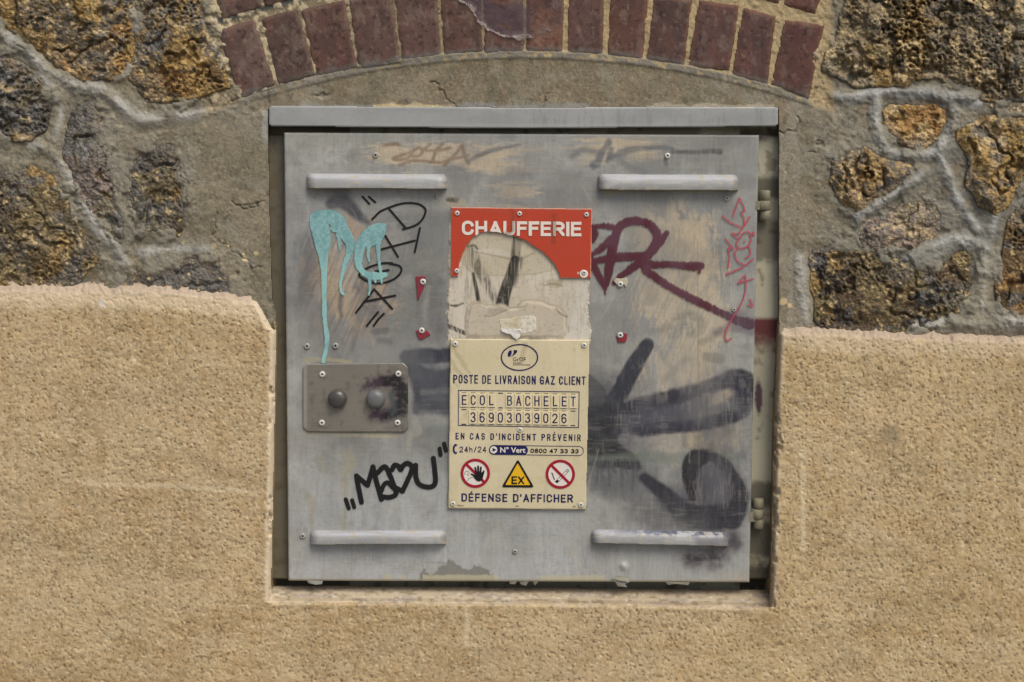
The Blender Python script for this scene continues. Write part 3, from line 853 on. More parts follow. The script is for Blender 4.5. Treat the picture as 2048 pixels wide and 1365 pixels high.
st = 1.6
u = np.concatenate([[0, .4, .9, 1.6, 2.6], np.arange(4.2, 946, st), [947.4, 948.4, 949.1, 949.6, 950]]) / 950
v = np.concatenate([[0, .4, .9, 1.6, 2.6], np.arange(4.2, 891, st), [892.4, 893.4, 894.1, 894.6, 895]]) / 895
U, Vv = np.meshgrid(u, v)
X = (QC[0, 0] * (1 - U) + QC[1, 0] * U) * (1 - Vv) + (QC[3, 0] * (1 - U) + QC[2, 0] * U) * Vv
Y = (QC[0, 1] * (1 - U) + QC[1, 1] * U) * (1 - Vv) + (QC[3, 1] * (1 - U) + QC[2, 1] * U) * Vv
RB = 4.0
dx = np.clip(RB - np.minimum(U, 1 - U) * 950, 0, RB)
dy = np.clip(RB - np.minimum(Vv, 1 - Vv) * 895, 0, RB)
yd = Y_DOOR + (RB - np.sqrt(np.maximum(RB * RB - np.minimum(dx * dx + dy * dy, RB * RB), 0))) * S
yd = yd - (fbm(X, Y, 260, s=420, o=2) - .5) * 0.0012 * np.minimum(1, np.minimum(U, 1 - U) * 12)
dent = np.exp(-((X - 1247) ** 2 + (Y - 1133) ** 2) / 60.0)
yd = yd - dent * 0.004
crease = sdstrokes(np.arange(560, 660, 1.0), np.arange(1080, 1170, 1.0), [rr([(632, 1098), (608, 1140), (600, 1160)], 1)])
# paint flaked off along the bottom edge
flk = (sstep(.0, 3, Y - (1128 + 60 * (fbm(X, Y * .5, 26, s=430, o=4) - .5) * 1.0 + .0008 * (X - 930) ** 2)))
flk *= (X > 840) * (X < 985)


def brush(X, Y, ax, ay, s, lo=.4, hi=.62):
    return sstep(lo, hi, fbm(X, Y, ax, ay, s=s, o=5))


gx_, gy_ = np.arange(560, 1526, 1.6), np.arange(258, 1172, 1.6)


def samp(field, X, Y):
    i = np.clip(((X - gx_[0]) / 1.6).round().astype(int), 0, len(gx_) - 1)
    j = np.clip(((Y - gy_[0]) / 1.6).round().astype(int), 0, len(gy_) - 1)
    return field[j, i]


def sdd(strokes):
    return samp(sdstrokes(gx_, gy_, strokes, 60), X, Y)


C = np.ones(X.shape + (3,)) * lin((156, 157, 155))
C = blend(C, sstep(.4, .7, fbm(X, Y, 150, s=440)) * .5, (152, 152, 147))
C = blend(C, sstep(.55, .3, fbm(X, Y, 110, 160, s=441)) * .45, (128, 128, 126))
C = blend(C, sstep(760, 560, X) * sstep(250, 450, Y + 0 * X) * .0, (165, 167, 166))
edge_l = sstep(660, 590, X + 50 * (fbm(X, Y, 90, s=442) - .5))
C = blend(C, edge_l * .8, (174, 175, 173))  # bright left edge: sheen painted into the colour
C = blend(C, sstep(860, 1010, Y + 90 * (fbm(X, Y, 130, s=443) - .5)) * sstep(1260, 1120, X) * .85, (177, 179, 180))  # bluish sheen over the lower door, painted in
C = blend(C, sstep(.5, .62, fbm(X, Y, 60, 100, s=446, o=5)) * .35, (126, 127, 124))
C = blend(C, sstep(.52, .64, fbm(X, Y, 46, 46, s=447, o=5)) * .3, (166, 168, 166))
C = blend(C, sstep(1090, 1130, Y) * .55, (180, 181, 182))  # same painted sheen, stronger towards the bottom edge
C = blend(C, sstep(380, 300, Y) * sstep(900, 640, X) * .5, (160, 160, 152))
C = blend(C, sstep(1455, 1495, X) * .45, (160, 162, 162))
mid = sstep(690, 800, X) * sstep(915, 880, X) * sstep(390, 450, Y) * sstep(720, 640, Y)
C = blend(C, mid * .75, (120, 121, 119))
C = blend(C, sstep(.5, .66, fbm(X, Y, 9, 90, s=444)) * .14, (122, 122, 120))
C = blend(C, sstep(.54, .68, fbm(X, Y, 90, 8, s=445)) * .22 * (Y < 420), (166, 166, 158))
C = blend(C, sstep(.5, .7, fbm(X, Y, 30, s=449)) * .25, (150, 146, 134))

C = blend(C, sstep(.56, .66, fbm(X, Y, 40, s=616, o=6)) * .3, (172, 172, 168))
C = blend(C, sstep(.44, .34, fbm(X, Y, 44, s=617, o=6)) * .3 * sstep(1000, 900, Y), (116, 116, 115))

# beige scraped areas
BG = (192, 177, 153)
def area(cx, cy, rx, ry, ax, ay, s, k=1.0, thr=.5, c=BG, soft=.16):
    global C
    r = np.hypot((X - cx) / rx, (Y - cy) / ry)
    f = fbm(X, Y, ax, ay, s=s, o=5) - .5
    f2 = fbm(X, Y, ax * .22, ay * .22, s=s + 3, o=3) - .5
    m = sstep(thr + soft, thr - soft, r * .62 - f * 1.0 - f2 * .7)
    m = m * (1 - .3 * sstep(.5, .64, fbm(X, Y, 5, 40 if ay > ax else 5, s=s + 9, o=4)) ) * (1 - .1 * sstep(.45, .6, fbm(X, Y, 34, s=s + 11)))
    C = blend(C, m * k, c)


area(775, 308, 40, 22, 40, 9, 461, .85)
area(870, 312, 110, 26, 60, 12, 462, 1.0, .56)
area(960, 318, 70, 22, 60, 10, 463, .85)
area(1020, 300, 60, 12, 70, 5, 464, .6)
area(1010, 335, 60, 14, 60, 7, 465, .6)
area(1245, 292, 92, 20, 80, 8, 466, .95, .55)
area(1200, 318, 46, 16, 60, 7, 467, .6)
area(1290, 316, 40, 7, 60, 5, 468, .6)
area(1035, 385, 55, 22, 70, 7, 469, .75)
area(1345, 470, 85, 62, 22, 40, 471, .75)
area(1390, 520, 55, 80, 14, 60, 472, .95, .52)
area(1330, 600, 66, 82, 14, 60, 473, .85)
area(1415, 640, 50, 100, 12, 80, 474, .85)
area(1360, 720, 80, 60, 14, 70, 475, .65)
area(1400, 780, 30, 60, 10, 60, 476, .85)
area(1395, 890, 20, 30, 14, 30, 477, .9, .6, (178, 166, 138))
area(1450, 870, 36, 60, 8, 80, 478, .6)
area(1290, 450, 60, 40, 30, 30, 479, .35)
area(1330, 880, 70, 50, 26, 40, 480, .4)
area(640, 540, 46, 60, 16, 24, 481, .8, .46, (172, 150, 126))
area(720, 470, 36, 50, 14, 26, 482, .8, .46, (172, 148, 126))
area(700, 600, 66, 60, 15, 26, 483, .85, .46, (176, 156, 130))
area(740, 650, 50, 36, 15, 26, 484, .6, .44, (170, 152, 130))
area(780, 610, 20, 22, 12, 16, 485, .7, .5, (172, 154, 130))
# diagonal scratches in them
def diag(cx, cy, rx, ry, s, c, k):
    global C
    a, b = X + Y * .45, Y - X * .45
    m = sstep(1.1, .6, np.hypot((X - cx) / rx, (Y - cy) / ry)) * sstep(.52, .62, fbm(a, b, 4, 60, s=s, o=3))
    C = blend(C, m * k, c)
diag(700, 580, 110, 130, 491, (112, 106, 104), .6)
diag(660, 560, 80, 120, 492, (190, 172, 148), .45)
diag(1320, 600, 140, 160, 493, (140, 138, 130), .4)

# old dark sprays, scrubbed and painted over
DK = (88, 90, 98)
def smear(strokes, soft, k, c, ax=10, ay=50, s=1, wear=.5, lo=.35, hi=.62):
    """soft stroke with scrubbing streaks worn through it"""
    global C
    sd = sdd(strokes) - 1.0
    f = fbm(X, Y, ax, ay, s=s, o=4)
    m = sstep(soft, -soft, sd + (fbm(X, Y, 16, s=s + 7, o=3) - .5) * soft * 1.2)
    m = m * (1 - .6 * wear * sstep(lo + .1, hi + .06, f))
    C = blend(C, m * k, c)


smear([sm([(662, 408, 10), (682, 404, 14), (700, 415, 12), (718, 432, 8), (735, 447, 4)])], 6, .97, (80, 80, 86), s=501, wear=.2)
smear([sm([(676, 385, 16), (690, 390, 14)])], 12, .7, (96, 96, 98), s=502)
smear([sm([(620, 480, 18), (606, 540, 26), (602, 590, 26)])], 24, .8, (100, 101, 104), 12, 30, s=503)
smear([sm([(606, 500, 8), (640, 455, 12)])], 14, .55, (104, 106, 110), s=504)
smear([sm([(630, 620, 18), (650, 670, 16)])], 24, .45, (118, 118, 120), s=505)
smear([sm([(682, 592, 4), (680, 615, 4), (683, 632, 3)])], 4, .8, (88, 92, 94), s=506, wear=.2)
smear([sm([(722, 575, 8), (735, 600, 14), (750, 625, 10)])], 7, .7, (110, 106, 106), s=507, wear=.3)
smear([sm([(725, 612, 6), (713, 650, 6), (704, 700, 3)])], 5, .55, (104, 104, 104), s=508)
smear([sm([(748, 664, 5), (773, 660, 5)]), sm([(760, 682, 4), (778, 684, 5)])], 5, .8, (104, 104, 106), s=509, wear=.2)
smear([sm([(860, 570, 24), (868, 640, 22), (880, 690, 10)])], 26, .7, (100, 100, 102), 10, 30, s=510)
smear([sm([(835, 480, 18), (830, 450, 16)])], 30, .4, (118, 118, 120), s=511)
# navy block between the lock plate and the sign
NV = (70, 72, 86)
smear([sm([(812, 714, 14), (850, 712, 14), (905, 712, 14)]), sm([(820, 735, 14), (862, 760, 18), (905, 755, 16)])], 4, .98, (52, 55, 68), 12, 40, s=515, wear=.25)
smear([sm([(828, 745, 10), (836, 790, 7), (832, 822, 6)])], 5, .9, (68, 66, 78), s=516, wear=.35)
smear([sm([(850, 800, 24), (905, 806, 26)]), sm([(842, 760, 20), (900, 770, 26)])], 10, .93, (64, 66, 76), 40, 6, s=517, wear=.4)
smear([sm([(862, 862, 10), (905, 862, 10)])], 6, .6, (120, 128, 124), s=518, wear=.2)
smear([sm([(870, 905, 16), (886, 930, 14)])], 18, .5, (120, 126, 126), s=519)
smear([sm([(845, 785, 4), (900, 782, 4)])], 4, .5, (150, 148, 140), s=520)
smear([sm([(1230, 800, 40), (1250, 900, 50), (1300, 1000, 40), (1420, 1000, 60), (1440, 860, 40)])], 55, .85, (97, 96, 101), 8, 50, s=521, wear=.35)
smear([sm([(1400, 985, 30), (1450, 1000, 40), (1440, 1040, 30)])], 30, .85, (70, 69, 78), 8, 40, s=524, wear=.3)
smear([sm([(1190, 780, 30), (1195, 880, 34), (1200, 960, 20)])], 26, .8, (72, 73, 78), 40, 5, s=522, wear=.3)
smear([sm([(840, 730, 30), (900, 780, 44)])], 20, .6, (92, 94, 102), 12, 30, s=523, wear=.35)
# the loop and the hook are filled with a thin veil of the same spray
def veil(poly, soft, k, col, s, wear=.35, ax=7, ay=30):
    global C
    d_ = sdpoly(X, Y, poly) + (fbm(X, Y, 18, s=s, o=4) - .5) * 10
    m = sstep(soft, -soft, d_) * (1 - wear * sstep(.45, .62, fbm(X, Y, ax, ay, s=s + 3, o=4)))
    C = blend(C, m * k, col)


loop = [(1250, 826), (1320, 806), (1428, 773), (1458, 750), (1485, 742), (1503, 760), (1507, 790), (1498, 822), (1470, 842), (1366, 866), (1300, 870), (1235, 868), (1225, 850)]
veil(loop, 4, .9, (82, 81, 90), 1021)
veil([(1428, 790), (1452, 774), (1466, 790), (1452, 806), (1418, 812)], 6, .8, (172, 160, 142), 1025, .5)
veil([(1177, 846), (1222, 846), (1236, 884), (1280, 924), (1268, 940), (1177, 932)], 3, .97, (50, 50, 55), 1031, .2, 30, 5)
veil([(1366, 947), (1384, 905), (1419, 900), (1454, 930), (1486, 987), (1487, 1042), (1440, 1056), (1380, 1052), (1340, 1030), (1284, 960), (1290, 944), (1340, 980), (1384, 1010)], 5, .9, (84, 83, 91), 1041)
veil([(1380, 1004), (1404, 1004), (1412, 1022), (1398, 1030), (1380, 1020)], 5, .6, (146, 138, 134), 1045)
veil([(1310, 1000), (1384, 1028), (1480, 1010), (1487, 1046), (1440, 1060), (1360, 1054)], 8, .8, (66, 66, 74), 1051)
# right half: upright finger, blot behind the sign, loop and hook
smear([sm([(1293, 694, 13), (1270, 730, 16), (1245, 775, 17), (1215, 830, 18)])], 3, .98, (54, 56, 66), 3, 8, s=525, wear=.3, lo=.5, hi=.66)
smear([sm([(1296, 690, 12), (1280, 716, 13)])], 2, .7, (62, 64, 70), s=526, wear=.1)
smear([sm([(1172, 770, 22), (1190, 800, 26), (1196, 840, 30), (1180, 900, 30)])], 3, .98, (52, 53, 60), 50, 4, s=527, wear=.4)
smear([sm([(1180, 850, 26), (1215, 862, 24), (1230, 850, 16)])], 5, .95, (50, 51, 56), 40, 4, s=528, wear=.35)
smear([sm([(1185, 900, 20), (1225, 905, 14), (1262, 920, 10), (1275, 935, 8)])], 4, .96, (46, 46, 50), 30, 8, s=529, wear=.25)
for k, xx in enumerate((1178, 1190, 1203, 1215, 1228, 1240, 1252, 1262, 1272)):
    q7 = (17 * k) % 11
    smear([sm([(xx + q7 % 4, 915, 4), (xx + q7 - 4, 928 + 3 * q7, 2.2), (xx + 3, 935 + 5 * q7, .8)])], 3, .7, (66, 66, 72), s=531 + k, wear=.35)
smear([sm([(1185, 960, 30), (1230, 970, 30), (1270, 960, 20)])], 26, .7, (96, 98, 100), 9, 40, s=541)
smear([sm([(1240, 820, 12), (1330, 800, 16), (1410, 775, 12), (1440, 765, 14), (1470, 757, 19), (1490, 765, 22)])], 5, .98, (56, 56, 66), 12, 40, s=542, wear=.4)
smear([sm([(1490, 765, 20), (1492, 790, 20), (1484, 815, 20), (1455, 835, 14), (1400, 850, 12), (1340, 855, 12), (1280, 862, 12)])], 5, .98, (54, 54, 66), 10, 30, s=543, wear=.4)
smear([sm([(1290, 835, 22), (1350, 830, 18)])], 14, .85, (80, 80, 90), 10, 26, s=544, wear=.45)
smear([sm([(1180, 915, 4), (1290, 915, 9), (1380, 917, 9), (1470, 922, 12)])], 6, .6, (112, 122, 112), s=545, wear=.25)
smear([sm([(1385, 996, 6), (1379, 950, 15), (1388, 922, 18), (1405, 916, 13)])], 3, .97, (46, 46, 50), s=546, wear=.15)
smear([sm([(1388, 910, 9), (1420, 912, 10), (1448, 930, 12), (1470, 965, 14), (1478, 1000, 18), (1465, 1040, 18)])], 4, .98, (50, 50, 58), 9, 30, s=547, wear=.35)
smear([sm([(1440, 950, 20), (1440, 985, 18)])], 16, .55, (108, 106, 112), 8, 40, s=548)
smear([sm([(1290, 958, 10), (1325, 985, 14), (1360, 1015, 18), (1410, 1035, 24), (1460, 1030, 24)])], 5, .97, (54, 54, 62), 9, 40, s=549, wear=.35)
smear([sm([(1285, 1025, 20), (1330, 1040, 20), (1400, 1050, 14)])], 24, .6, (96, 95, 96), 9, 40, s=550)
smear([sm([(1367, 868, 4), (1370, 890, 5)]), sm([(1428, 860, 4), (1422, 900, 5)])], 4, .6, (116, 114, 110), s=551)
# thin grey brushwork over the beige
smear([sm([(1306, 664, 6), (1340, 655, 6)]), sm([(1348, 640, 5), (1375, 628, 7), (1398, 640, 8), (1400, 660, 8), (1385, 668, 7)]), sm([(1400, 685, 5), (1425, 675, 6), (1440, 660, 5)])], 5, .6, (134, 132, 120), s=555, wear=.4)
smear([sm([(1414, 714, 9), (1440, 717, 9)])], 4, .6, (122, 120, 112), s=556, wear=.2)
smear([sm([(1316, 700, 6), (1340, 735, 6), (1355, 775, 5)]), sm([(1330, 760, 8), (1370, 720, 6)])], 6, .45, (126, 126, 122), s=557)
smear([sm([(1465, 625, 8), (1490, 640, 12), (1505, 650, 14)]), sm([(1430, 665, 6), (1470, 655, 9), (1505, 655, 14)])], 8, .65, (112, 98, 108), s=558, wear=.4)
# strokes along the top
smear([sm([(1222, 300, 5), (1215, 322, 5)]), sm([(1218, 282, 4), (1205, 302, 5), (1195, 325, 8), (1187, 330, 8)])], 3.5, .85, (92, 98, 104), 30, 6, s=561, wear=.35)
smear([sm([(1143, 315, 5), (1165, 300, 5), (1195, 305, 5)])], 5, .7, (110, 114, 116), 30, 6, s=562, wear=.5)
smear([sm([(1222, 315, 5), (1255, 303, 6), (1290, 297, 5), (1330, 296, 4), (1345, 298, 3)])], 3.5, .85, (100, 106, 110), 40, 5, s=563, wear=.35)
smear([sm([(1240, 322, 4), (1262, 336, 5), (1290, 345, 4)])], 5, .5, (110, 114, 116), 40, 5, s=564)
smear([sm([(1345, 304, 2.5), (1390, 305, 3), (1420, 303, 4.5), (1440, 303, 4.5)])], 2.5, .85, (64, 62, 62), 30, 4, s=565, wear=.35)
smear([sm([(1330, 320, 3), (1333, 330, 3)])], 3, .7, (80, 80, 84), s=566)
smear([sm([(940, 322, 3), (958, 312, 4), (985, 302, 3), (1040, 290, 2)])], 3, .8, (84, 88, 98), 40, 4, s=567, wear=.45)
smear([sm([(1020, 345, 8), (1060, 350, 8)])], 8, .5, (112, 112, 116), 40, 6, s=568)
# brown writing on the upper beige patch
BRW = (128, 104, 84)
smear([sm(rr([(768, 291), (792, 288), (798, 290)], 2.5)), sm(rr([(830, 300), (822, 310), (812, 318), (795, 320), (786, 318), (800, 312), (820, 305), (838, 296), (846, 302), (838, 312), (820, 312)], 2.2)),
       sm(rr([(800, 331), (822, 322), (850, 322)], 2.2)), sm(rr([(862, 288), (850, 300), (880, 300), (900, 296)], 2)), sm(rr([(886, 288), (872, 302), (866, 322)], 2)), sm(rr([(925, 290), (910, 310), (888, 330)], 2.5)),
       sm(rr([(925, 290), (932, 318), (938, 328)], 2.5)), sm(rr([(850, 322), (880, 325), (905, 318), (938, 312)], 1.8))], 2, .75, BRW, 20, 6, s=571, wear=.3)
# pale ghost letters at the top left
smear([sm(rr([(604, 318), (636, 330), (640, 300)], 4)), sm(rr([(660, 298), (648, 312), (660, 322), (672, 310)], 4)), sm(rr([(674, 298), (676, 325)], 4)), sm(rr([(700, 290), (684, 312), (694, 328)], 4))], 4, .65, (176, 176, 178), s=575, wear=.3)
# tide marks and drips at the lower left
TM = (158, 152, 130)
smear([sm([(694, 910, 12), (700, 925, 12), (690, 945, 8)]), sm([(688, 960, 5), (692, 990, 4), (690, 1040, 3), (688, 1060, 2)])], 3, .6, TM, s=578, wear=.1)
smear([sm([(640, 920, 6), (644, 935, 4)]), sm([(618, 995, 8), (624, 1010, 7)]), sm([(622, 1020, 4), (625, 1060, 3)])], 4, .5, TM, s=579, wear=.15)
smear([sm([(760, 1000, 8), (756, 1050, 9), (758, 1120, 8)]), sm([(728, 1020, 4), (729, 1055, 4)])], 7, .45, (140, 146, 148), s=580, wear=.1)
smear([sm([(655, 1000, 14), (675, 1020, 14)])], 20, .4, (146, 149, 149), s=581, wear=.1)
# plaster remains, chipped marks
smear([sm([(900, 402, 8), (925, 408, 6)])], 5, .8, (168, 160, 138), s=585, wear=.2)
smear([sm([(897, 399, 3), (912, 400, 4)])], 3, .85, (52, 54, 42), 6, 6, s=586, wear=.6)
smear([sm([(828, 840, 6), (835, 860, 8), (822, 872, 5), (818, 900, 3)])], 5, .7, (182, 178, 164), 8, 8, s=587, wear=.5)
smear([sm([(610, 722, 4), (650, 719, 3), (700, 725, 2)]), sm([(606, 868, 3), (660, 868, 3), (800, 872, 3)])], 3, .7, (178, 168, 136), 20, 5, s=588, wear=.5)
smear([sm([(860, 575, 4), (850, 620, 4), (852, 650, 4)])], 7, .5, (164, 162, 154), 12, 12, s=589)
smear([sm([(1140, 1095, 2), (1150, 1115, 2.5), (1160, 1130, 2)])], 2.5, .7, (182, 178, 160), 6, 6, s=590, wear=.5)
smear([sm([(1215, 385, 8), (1240, 382, 4), (1300, 381, 3), (1440, 381, 3)])], 4, .8, (176, 166, 128), 14, 5, s=591, wear=.6)
# violet overspray under the lower right hood
smear([sm([(1375, 1118, 10), (1410, 1118, 16), (1445, 1112, 14), (1464, 1085, 8)])], 22, .95, (60, 50, 60), 5, 6, s=595, wear=.4)
smear([sm([(1465, 1072, 6), (1475, 1090, 8)])], 9, .8, (70, 66, 74), 16, 4, s=596, wear=.5)
# fine chips, scratches and speckle
C = blend(C, sstep(.6, .74, fbm(X, Y, 2.6, 22, s=601, o=2)) * .16 * sstep(.42, .6, fbm(X, Y, 70, s=608)) * sstep(1000, 1150, X), (184, 180, 170))
C = blend(C, sstep(.6, .74, fbm(X, Y, 26, 2.6, s=610, o=2)) * .13 * sstep(.4, .6, fbm(X, Y, 80, s=611)), (180, 177, 168))
C = blend(C, sstep(.42, .28, fbm(X, Y, 24, 2.6, s=612, o=2)) * .12 * sstep(.4, .6, fbm(X, Y, 80, s=613)), (104, 104, 104))
C = blend(C, sstep(.42, .28, fbm(X, Y, 2.6, 24, s=614, o=2)) * .14 * sstep(.4, .6, fbm(X, Y, 80, s=615)), (108, 108, 108))
C = C * (1 + .16 * (fbm(X, Y, 3.2, s=618, o=2) - .5))[..., None]
C = blend(C, sstep(.3, .18, fbm(X, Y, 5, s=602, o=2)) * .15, (104, 102, 96))
C = blend(C, sstep(.5, .68, fbm(X, Y, 130, s=609, o=5)) * .4 * sstep(950, 850, Y), (120, 120, 120))
rng = np.random.default_rng(8)
scr = []
for k in range(46):
    x0, y0, a, l = rng.uniform(600, 1480), rng.uniform(290, 1130), rng.normal(1.45, .5), rng.uniform(20, 110)
    scr.append(rr([(x0, y0), (x0 + l * math.cos(a), y0 + l * math.sin(a))], .1))
sc = sdd(scr)
C = blend(C, sstep(1.6, .3, sc) * sstep(.4, .6, fbm(X, Y, 30, s=603)) * .35, (176, 172, 162))
C = blend(C, sstep(1.5, .3, sdd([rr([(842, 556), (900, 535)], .1), rr([(1395, 480), (1398, 980)], .1), rr([(1185, 457), (1300, 455)], .1), rr([(845, 1125), (900, 1127)], .2)])) * .5, (120, 118, 112))
# flaking along the bottom edge: older grey and cream coats
lowy = 1161 + (X - 577) / 920 * 3.5
C = blend(C, flk * .95, (132, 130, 124))
creamb = sstep(-13, -11, Y - lowy + 8 * (fbm(X, Y, 22, s=605) - .5)) * ((X > 765) * (X < 785) + (X > 800) * (X < 812) + (X > 845) * (X < 1000) + (X > 1080) * (X < 1210) > 0)
C = blend(C, creamb * .75, (186, 180, 154))
C = blend(C, sstep(3.5, 1.5, np.hypot(X - 849, Y - 1140)), (124, 122, 118))
C = blend(C, sstep(-5, -2, Y - lowy + 5 * (fbm(X, Y, 12, s=606) - .5)) * .6, (178, 170, 146))
C = blend(C, sstep(1400, 1480, X) * sstep(1135, 1160, Y) * .5, (176, 166, 146))
C = blend(C, sstep(3.0, 1.2, X - (568 + (Y - 265) * .0095)) * sstep(.5, .6, fbm(X, Y, 16, s=607)) * .5, (196, 188, 160))
# the coat lies a little lower where it flaked, and orange-peel runs under the paint
yd = yd + 0.00035 * flk
C = C * np.array([1.0, 1.01, .99])
h_, w_ = X.shape
idx = np.arange(h_ * w_).reshape(h_, w_)
V = P(X, Y, yd).reshape(-1, 3)
Fq = np.stack([idx[:-1, :-1], idx[1:, :-1], idx[1:, 1:], idx[:-1, 1:]], -1).reshape(-1, 4)
ring = np.concatenate([idx[0, :-1], idx[:-1, -1], idx[-1, :0:-1], idx[:0:-1, 0]])
rb = V[ring].copy()
rb[:, 1] = Y_DOOR + 0.028
n0 = len(V)
rn = np.roll(np.arange(len(ring)), -1)
side = np.stack([ring, ring[rn], n0 + rn, n0 + np.arange(len(ring))], 1)
Cd = C.reshape(-1, 3)
door = mk('door', np.vstack([V, rb]), np.vstack([Fq, side]), M_DOOR, cab, np.vstack([Cd, Cd[ring]]))
door['label'] = 'scratched grey steel door with many layers of paint'


# ---- pressed ventilation hoods
def hood(x0, y0, x1, y1, tilt, paint, H=20, label=None):
    xs, ys = np.arange(x0 - 4, x1 + 5, 1.3), np.arange(y0 - 4, y1 + 8, 1.1)
    X, Y = np.meshgrid(xs, ys)
    Yr = Y - tilt * (X - x0)
    dl, drr, dtp, db = X - x0, x1 - X, Yr - y0, y1 - Yr
    q = np.minimum(1, np.clip(np.minimum(dl, drr), 0, None) / 20)
    pz = np.clip(dtp, 0, None) / (y1 - y0) * 1.25
    rnd = np.hypot(np.clip(12 - dl, 0, 12), np.clip(12 - dtp, 0, 12))
    rnd2 = np.hypot(np.clip(12 - drr, 0, 12), np.clip(12 - dtp, 0, 12))
    a = np.clip(1 - q, 0, 1)
    b = np.clip(1 - pz, 0, 1)
    h = H * np.sqrt(np.clip(1 - a * a, 0, 1)) * np.sqrt(np.clip(1 - b ** 2.0, 0, 1))
    ins = (dl > 0) & (drr > 0) & (dtp > 0) & (rnd < 12.5) & (rnd2 < 12.5)
    h = np.where(ins, h, -2)
    h = np.where(db < 0, -2, h)
    c = np.ones(X.shape + (3,)) * lin((152, 155, 155))
    c = paint(X, Yr, c, dtp, dl, drr)
    k = (db > -2.5) & (dl > -3) & (drr > -3) & (dtp > -2.5)
    o = grid('vent_hood', xs, ys, Y_DOOR - h * S, M_FRAME, door, c, k)
    return o


def pale_hood(s, dark=0.0):
    def f(X, Y, c, t, dl, drr):
        c = blend(c, sstep(14, 8, t) * .7, (184, 187, 194))  # sky light along the rounded top, painted into the colour
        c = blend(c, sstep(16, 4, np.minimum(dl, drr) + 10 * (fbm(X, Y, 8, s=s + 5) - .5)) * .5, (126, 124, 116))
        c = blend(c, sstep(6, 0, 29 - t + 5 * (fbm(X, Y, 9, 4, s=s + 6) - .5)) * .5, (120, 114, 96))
        c = blend(c, sstep(.63, .7, fbm(X, Y, 12, 5, s=s + 7, o=3)) * .6, (176, 166, 140))
        c = blend(c, sstep(.52, .66, fbm(X, Y, 50, 6, s=s)) * .35, (186, 186, 184))
        c = blend(c, sstep(.52, .66, fbm(X, Y, 60, 5, s=s + 1)) * .4, (140, 140, 140))
        if dark:
            k = sstep(.38, .58, fbm(X, Y, 9, 6, s=s + 2)) * sstep(16, 4, t) * sstep(-40, 180, dl)
            c = blend(c, k * dark, (66, 70, 100))
            c = blend(c, sstep(200, 215, dl) * .6 * sstep(10, 14, t), (112, 112, 118))
            c = blend(c, sstep(225, 235, dl) * sstep(26, 30, t) * .7, (176, 150, 104))
        return c
    return f


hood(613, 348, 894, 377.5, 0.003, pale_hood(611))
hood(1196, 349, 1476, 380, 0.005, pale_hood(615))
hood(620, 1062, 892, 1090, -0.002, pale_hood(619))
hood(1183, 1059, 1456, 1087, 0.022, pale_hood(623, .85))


# ---- rivets
RIV = [(6.9, 0), (6.7, 1.3), (5.6, 2.5), (3.6, 3.1), (2.2, 3.0), (1.9, 1.2), (0.05, 1.0)]
RMI = [0, 0, 0, 0, 1, 1, 1]


def rivet(px, py, y, parent, bright=True, k=1.0):
    return lathe('rivet', px, py, y, [(r * k, h * k) for r, h in RIV], [M_RIVET if bright else M_RIVETG, M_HOLE], parent, RMI, 18)


for x, y, b, k in ((751, 311, 0, .9), (1335, 312, 1, .85), (614, 693, 0, .95), (671, 692, 0, .95), (605.5, 1072.5, 0, .9), (1030, 1103.5, 0, .8), (871, 393.5, 0, .7), (1454, 397.5, 0, .8), (1468, 620, 0, .7), (630, 395, 0, .4)):
    rivet(x, y, Y_DOOR - 0.0004, door, bool(b), k)


# ---- curled paint flakes hanging from the door's lower edge
def flake(pts, c, yv):
    p = np.asarray(pts, float)
    a = P(p[:, 0], p[:, 1], yv)
    a[:, 1] -= np.linspace(0, .004, len(p)) % .0031
    b = a.copy()
    b[:, 1] += 0.0008
    n = len(p)
    fs = [list(range(n))[::-1], [n + i for i in range(n)]] + [[i, (i + 1) % n, n + (i + 1) % n, n + i] for i in range(n)]
    return mk('paint_flake', np.vstack([a, b]), fs, attr_mat('flake_paint', 0.6, (), [(200, .1)], c), door, smooth=False)


flake([(1223, 1158), (1240, 1152), (1258, 1154), (1262, 1162), (1250, 1168), (1254, 1174), (1236, 1173), (1230, 1164)], (150, 147, 134), Y_DOOR - .001)
flake([(1228, 1157), (1244, 1154), (1259, 1157), (1256, 1163), (1236, 1161)], (164, 160, 144), Y_DOOR - .004)
flake([(612, 1160), (646, 1162), (644, 1168), (632, 1169), (618, 1167)], (140, 138, 130), Y_DOOR + .002)
flake([(1018, 1162), (1034, 1162), (1030, 1168), (1020, 1168)], (120, 116, 104), Y_DOOR + .002)
flake([(1038, 1162), (1058, 1162), (1052, 1171), (1042, 1169)], (120, 116, 104), Y_DOOR + .002)
flake([(1064, 1162), (1078, 1162), (1070, 1171)], (122, 118, 104), Y_DOOR + .002)
flake([(1330, 1164), (1380, 1165), (1376, 1170), (1352, 1167), (1336, 1170)], (126, 122, 108), Y_DOOR + .002)


